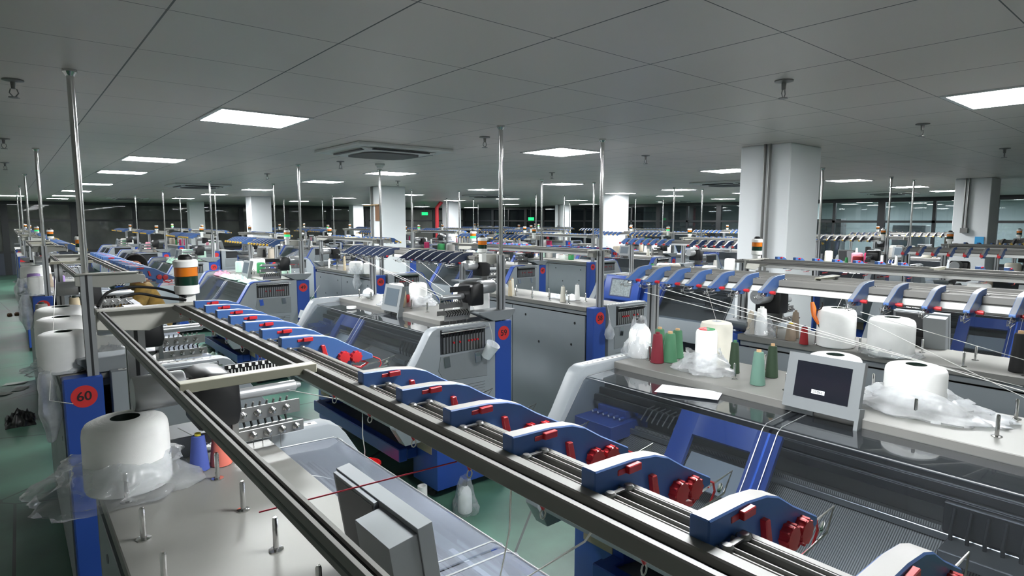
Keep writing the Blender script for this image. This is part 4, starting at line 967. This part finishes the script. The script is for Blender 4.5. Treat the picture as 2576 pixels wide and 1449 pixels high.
# yarn strands
def strand(pts, m, lab, r=.0012, sag=0):
    a, b = Vector(pts[0]), Vector(pts[-1])
    if len(pts) == 2: pts = [a.lerp(b, t / 8) - Vector((0, 0, sag * 4 * (t / 8) * (1 - t / 8))) for t in range(9)]
    tag(part('yarn_strand', B().tube(pts, r, 5).mesh('yarn_strand', m)), lab, 'yarn', 'loose yarn strands')
strand([(.19, .656, 1.714), (.397, .577, 1.742)], 'strand_red', 'thin red yarn crossing between the two nearest rails', .0009)
strand([(.386, .462, 1.758), (.40, .48, 1.73), (.44, .53, 1.66), (.52, .64, 1.54), (.603, .751, 1.43), (.67, .84, 1.245)], 'strand_white', 'pale yarn hanging from the rail in front of the green floor', .0012)
strand([(.386, .345, 1.758), (.41, .38, 1.72), (.587, .66, 1.48), (.74, .90, 1.28)], 'strand_white', 'pale yarn slanting down below the nearest feeders', .0012)
strand([(.667, 1.947, 1.48), (.421, .888, 1.735)], 'strand_white', 'white yarn from the roller to the nearest feeder rail', .0012)
strand([(2.46, 1.769, 1.696), (3.07, .457, 1.353)], 'strand_white', 'white yarn sweeping right behind the screen, second line from top', .0014)
strand([(2.46, 1.632, 1.695), (2.9, .46, 1.393)], 'strand_white', 'white yarn sweeping right behind the screen, third line from top', .0014)
strand([(2.46, .885, 1.688), (2.9, .469, 1.513)], 'strand_white', 'white yarn from the hook right of the screen to the picture edge', .0014)
strand([(2.46, .949, 1.688), (2.9, .458, 1.37)], 'strand_white', 'lowest white yarn slanting past the bobbins right of the screen', .0014)
strand([(2.46, 1.898, 1.67), (3.23, .519, 1.339)], 'strand_white', 'white yarn sweeping right behind the screen, top line', .0014)
strand([(2.80, 1.69, 1.51), (2.60, 1.63, 1.70)], 'strand_white', 'white yarn rising from the ivory package to a hook', .0014)
strand([(3.81, 1.50, 1.51), (3.98, 1.48, 1.72)], 'strand_white', 'white yarn rising from the tall bobbin behind the screen', .0014)
strand([(2.5, 5.19, 1.68), (2.45, 3.72, 1.476)], 'strand_white', 'white yarn slanting to the yarn wheels of machine 59, second from top', .0016)
strand([(2.5, 5.40, 1.708), (2.45, 3.74, 1.459)], 'strand_white', 'white yarn slanting to the yarn wheels of machine 59, lowest', .0016)
strand([(2.5, 4.418, 1.69), (2.45, 3.70, 1.508)], 'strand_white', 'white yarn slanting to the yarn wheels of machine 59, third from top', .0016)
strand([(2.5, 4.104, 1.701), (2.45, 3.58, 1.54)], 'strand_white', 'white yarn slanting to the yarn wheels of machine 59, steepest', .0016)
strand([(.20, 4.3, 1.70), (.10, 3.45, 1.20), (.14, 2.6, 1.38)], 'strand_white', 'white yarn hanging down past the bobbins of machine 60', .0016)
strand([(.36, 2.02, 1.40), (.55, 1.9, 1.26), (.70, 1.75, 1.24), (.80, 1.60, 1.22)], 'strand_white', 'white yarn lying over the nearest clear hood', .0012)

# ------------------------------------------------------------------ the bent person in the aisle
def skin_obj(name, nodes, edges, m, parent=None, lvl=2, root_i=0):
    me = bpy.data.meshes.new(name); me.from_pydata([p for p, r in nodes], edges, []); me.materials.append(MATS[m])
    o = bpy.data.objects.new(name, me); C.objects.link(o)
    sk = o.modifiers.new('skin', 'SKIN'); sk.use_smooth_shade = True
    lay = me.skin_vertices[0] if len(me.skin_vertices) else None
    if lay is None:
        bm = bmesh.new(); bm.from_mesh(me); bm.verts.layers.skin.verify(); bm.to_mesh(me); bm.free(); lay = me.skin_vertices[0]
    for i, (p, r) in enumerate(nodes):
        lay.data[i].radius = (r, r) if not isinstance(r, tuple) else r; lay.data[i].use_root = (i == root_i)
    ss = o.modifiers.new('sub', 'SUBSURF'); ss.levels = lvl; ss.render_levels = lvl
    if parent: o.parent = parent
    return o
def person():
    rt = root('person', 'person with dark hair in a mustard jacket leaning over in the aisle', 'person', (1.14, 6.8, -.0), 0)
    # faces -x, leaning forward
    N = []; E = []
    def add(p, r, prev=None):
        N.append((p, r)); 
        if prev is not None: E.append((prev, len(N) - 1))
        return len(N) - 1
    pel = add((0, 0, .93), (.13, .10)); ab = add((-.05, 0, 1.10), (.125, .095), pel); ch = add((-.13, 0, 1.30), (.14, .10), ab)
    nk = add((-.185, 0, 1.45), .052, ch); hd = add((-.20, 0, 1.52), .066, nk); hd2 = add((-.22, 0, 1.585), .085, hd); hd3 = add((-.225, 0, 1.65), .07, hd2)
    nose = add((-.305, 0, 1.56), .014, hd2)
    for s in (-1, 1):
        add((-.200, s * .096, 1.625), (.026, .016), hd2)
        hip = add((0, s * .09, .86), .085, pel); kn = add((-.03, s * .10, .48), .055, hip); an = add((.01, s * .11, .09), .038, kn); add((-.13, s * .12, .035), .03, an)
        sh = add((-.17, s * .17, 1.38), .055, ch); el = add((-.27, s * .25, 1.16), .042, sh); wr = add((-.46, s * .20, 1.08), .028, el); pa = add((-.53, s * .19, 1.07), .034, wr)
        for q in range(4):
            f1 = add((-.575, s * (.165 + .019 * q), 1.07), .0095, pa); add((-.61 + .006 * abs(q - 1.5), s * (.163 + .02 * q), 1.05), .0085, f1)
        t1 = add((-.52, s * .155, 1.05), .010, pa); add((-.55, s * .145, 1.03), .009, t1)
    skin_obj('body', N, E, 'skin', rt)
    J = []; F = []
    def aj(p, r, prev=None):
        J.append((p, r))
        if prev is not None: F.append((prev, len(J) - 1))
        return len(J) - 1
    a = aj((.0, 0, .90), (.175, .135)); b = aj((-.05, 0, 1.10), (.165, .13), a); c = aj((-.13, 0, 1.29), (.18, .135), b); d = aj((-.175, 0, 1.41), .085, c)
    for s in (-1, 1):
        e = aj((-.17, s * .17, 1.37), .078, c); f = aj((-.27, s * .25, 1.16), .066, e); aj((-.43, s * .21, 1.085), .05, f)
    skin_obj('jacket', J, F, 'jacket', rt)['label'] = 'mustard patterned jacket'
    K = []; H = []
    K.append(((0, 0, .92), (.15, .115))); 
    for s in (-1, 1):
        i = len(K); K += [((0, s * .09, .84), .105), ((-.03, s * .10, .48), .075), ((.01, s * .11, .10), .062)]; H += [(0, i), (i, i + 1), (i + 1, i + 2)]
    skin_obj('trousers', K, H, 'trousers', rt)['label'] = 'dark trousers'
    for s in (-1, 1):
        part('shoe', B().prism([(-.2, 0), (.07, 0), (.07, .07), (-.05, .08), (-.2, .035)], s * .115 - .045, s * .115 + .045).mesh('shoe', 'shoe', .015, seg=2), rt)
        part('eye', B().lathe([(0, -.006), (.009, -.003), (.009, .003), (0, .006)], (-.292, s * .032, 1.59), 10, 0, 'X').mesh('eye', 'black'), rt)
    part('mouth', box('mouth', -.292, -.284, -.022, .022, 1.528, 1.535, 'red'), rt)
    hv, hf = [], []
    nu, nv = 28, 12
    for j in range(nv + 1):
        t = j / nv * PI * .60
        for i in range(nu):
            a_ = 2 * PI * i / nu; ft = math.cos(a_)
            tt = t * (1.0 if ft > .45 else .70 if ft > -.2 else .70 - .12 * (-ft - .2))
            rr = 1 + .05 * noise.noise(Vector((math.cos(a_) * 4, math.sin(a_) * 4, t * 3)))
            hv.append((-.212 + .097 * rr * math.sin(tt) * math.cos(a_) + .018, .084 * rr * math.sin(tt) * math.sin(a_), 1.595 + .115 * rr * math.cos(tt)))
    for j in range(nv):
        for i in range(nu): hf.append((j * nu + i, j * nu + (i + 1) % nu, (j + 1) * nu + (i + 1) % nu, (j + 1) * nu + i))
    hf.append(tuple(nv * nu + i for i in range(nu)))
    part('hair', B().add(hv, hf).mesh('hair', 'hair', 0, 60), rt, label='short dark hair')
    part('collar', B().lathe([(.075, 0), (.085, .03), (.08, .05), (.065, .045)], (-.17, 0, 1.41), 20).mesh('collar', 'collar'), rt, label='brown collar')
person()

# ------------------------------------------------------------------ camera, world, view
cam = bpy.data.cameras.new('camera'); co = bpy.data.objects.new('camera', cam); C.objects.link(co)
F, YAW, PITCH, ROLL = 1516.4, .6966, -.11136, .00141
cam.sensor_fit = 'HORIZONTAL'; cam.sensor_width = 36; cam.lens = 36 * F / 2576; cam.clip_start = .01; cam.clip_end = 200
fw = Vector((math.sin(YAW) * math.cos(PITCH), math.cos(YAW) * math.cos(PITCH), math.sin(PITCH)))
R0 = Vector((math.cos(YAW), -math.sin(YAW), 0)); U0 = R0.cross(fw)
R_ = R0 * math.cos(ROLL) + U0 * math.sin(ROLL); U_ = U0 * math.cos(ROLL) - R0 * math.sin(ROLL)
mw = Matrix((R_, U_, -fw)).transposed().to_4x4(); mw.translation = Vector((0, 0, 2.03))
co.matrix_world = mw
sc = bpy.context.scene; sc.camera = co
w = bpy.data.worlds.new('night'); sc.world = w; w.use_nodes = True
w.node_tree.nodes['Background'].inputs[0].default_value = (.55, .65, .8, 1); w.node_tree.nodes['Background'].inputs[1].default_value = .01
sc.view_settings.view_transform = 'Standard'; sc.view_settings.look = 'None'; sc.view_settings.gamma = 1; sc.view_settings.use_curve_mapping = False
sc.view_settings.exposure = -.12
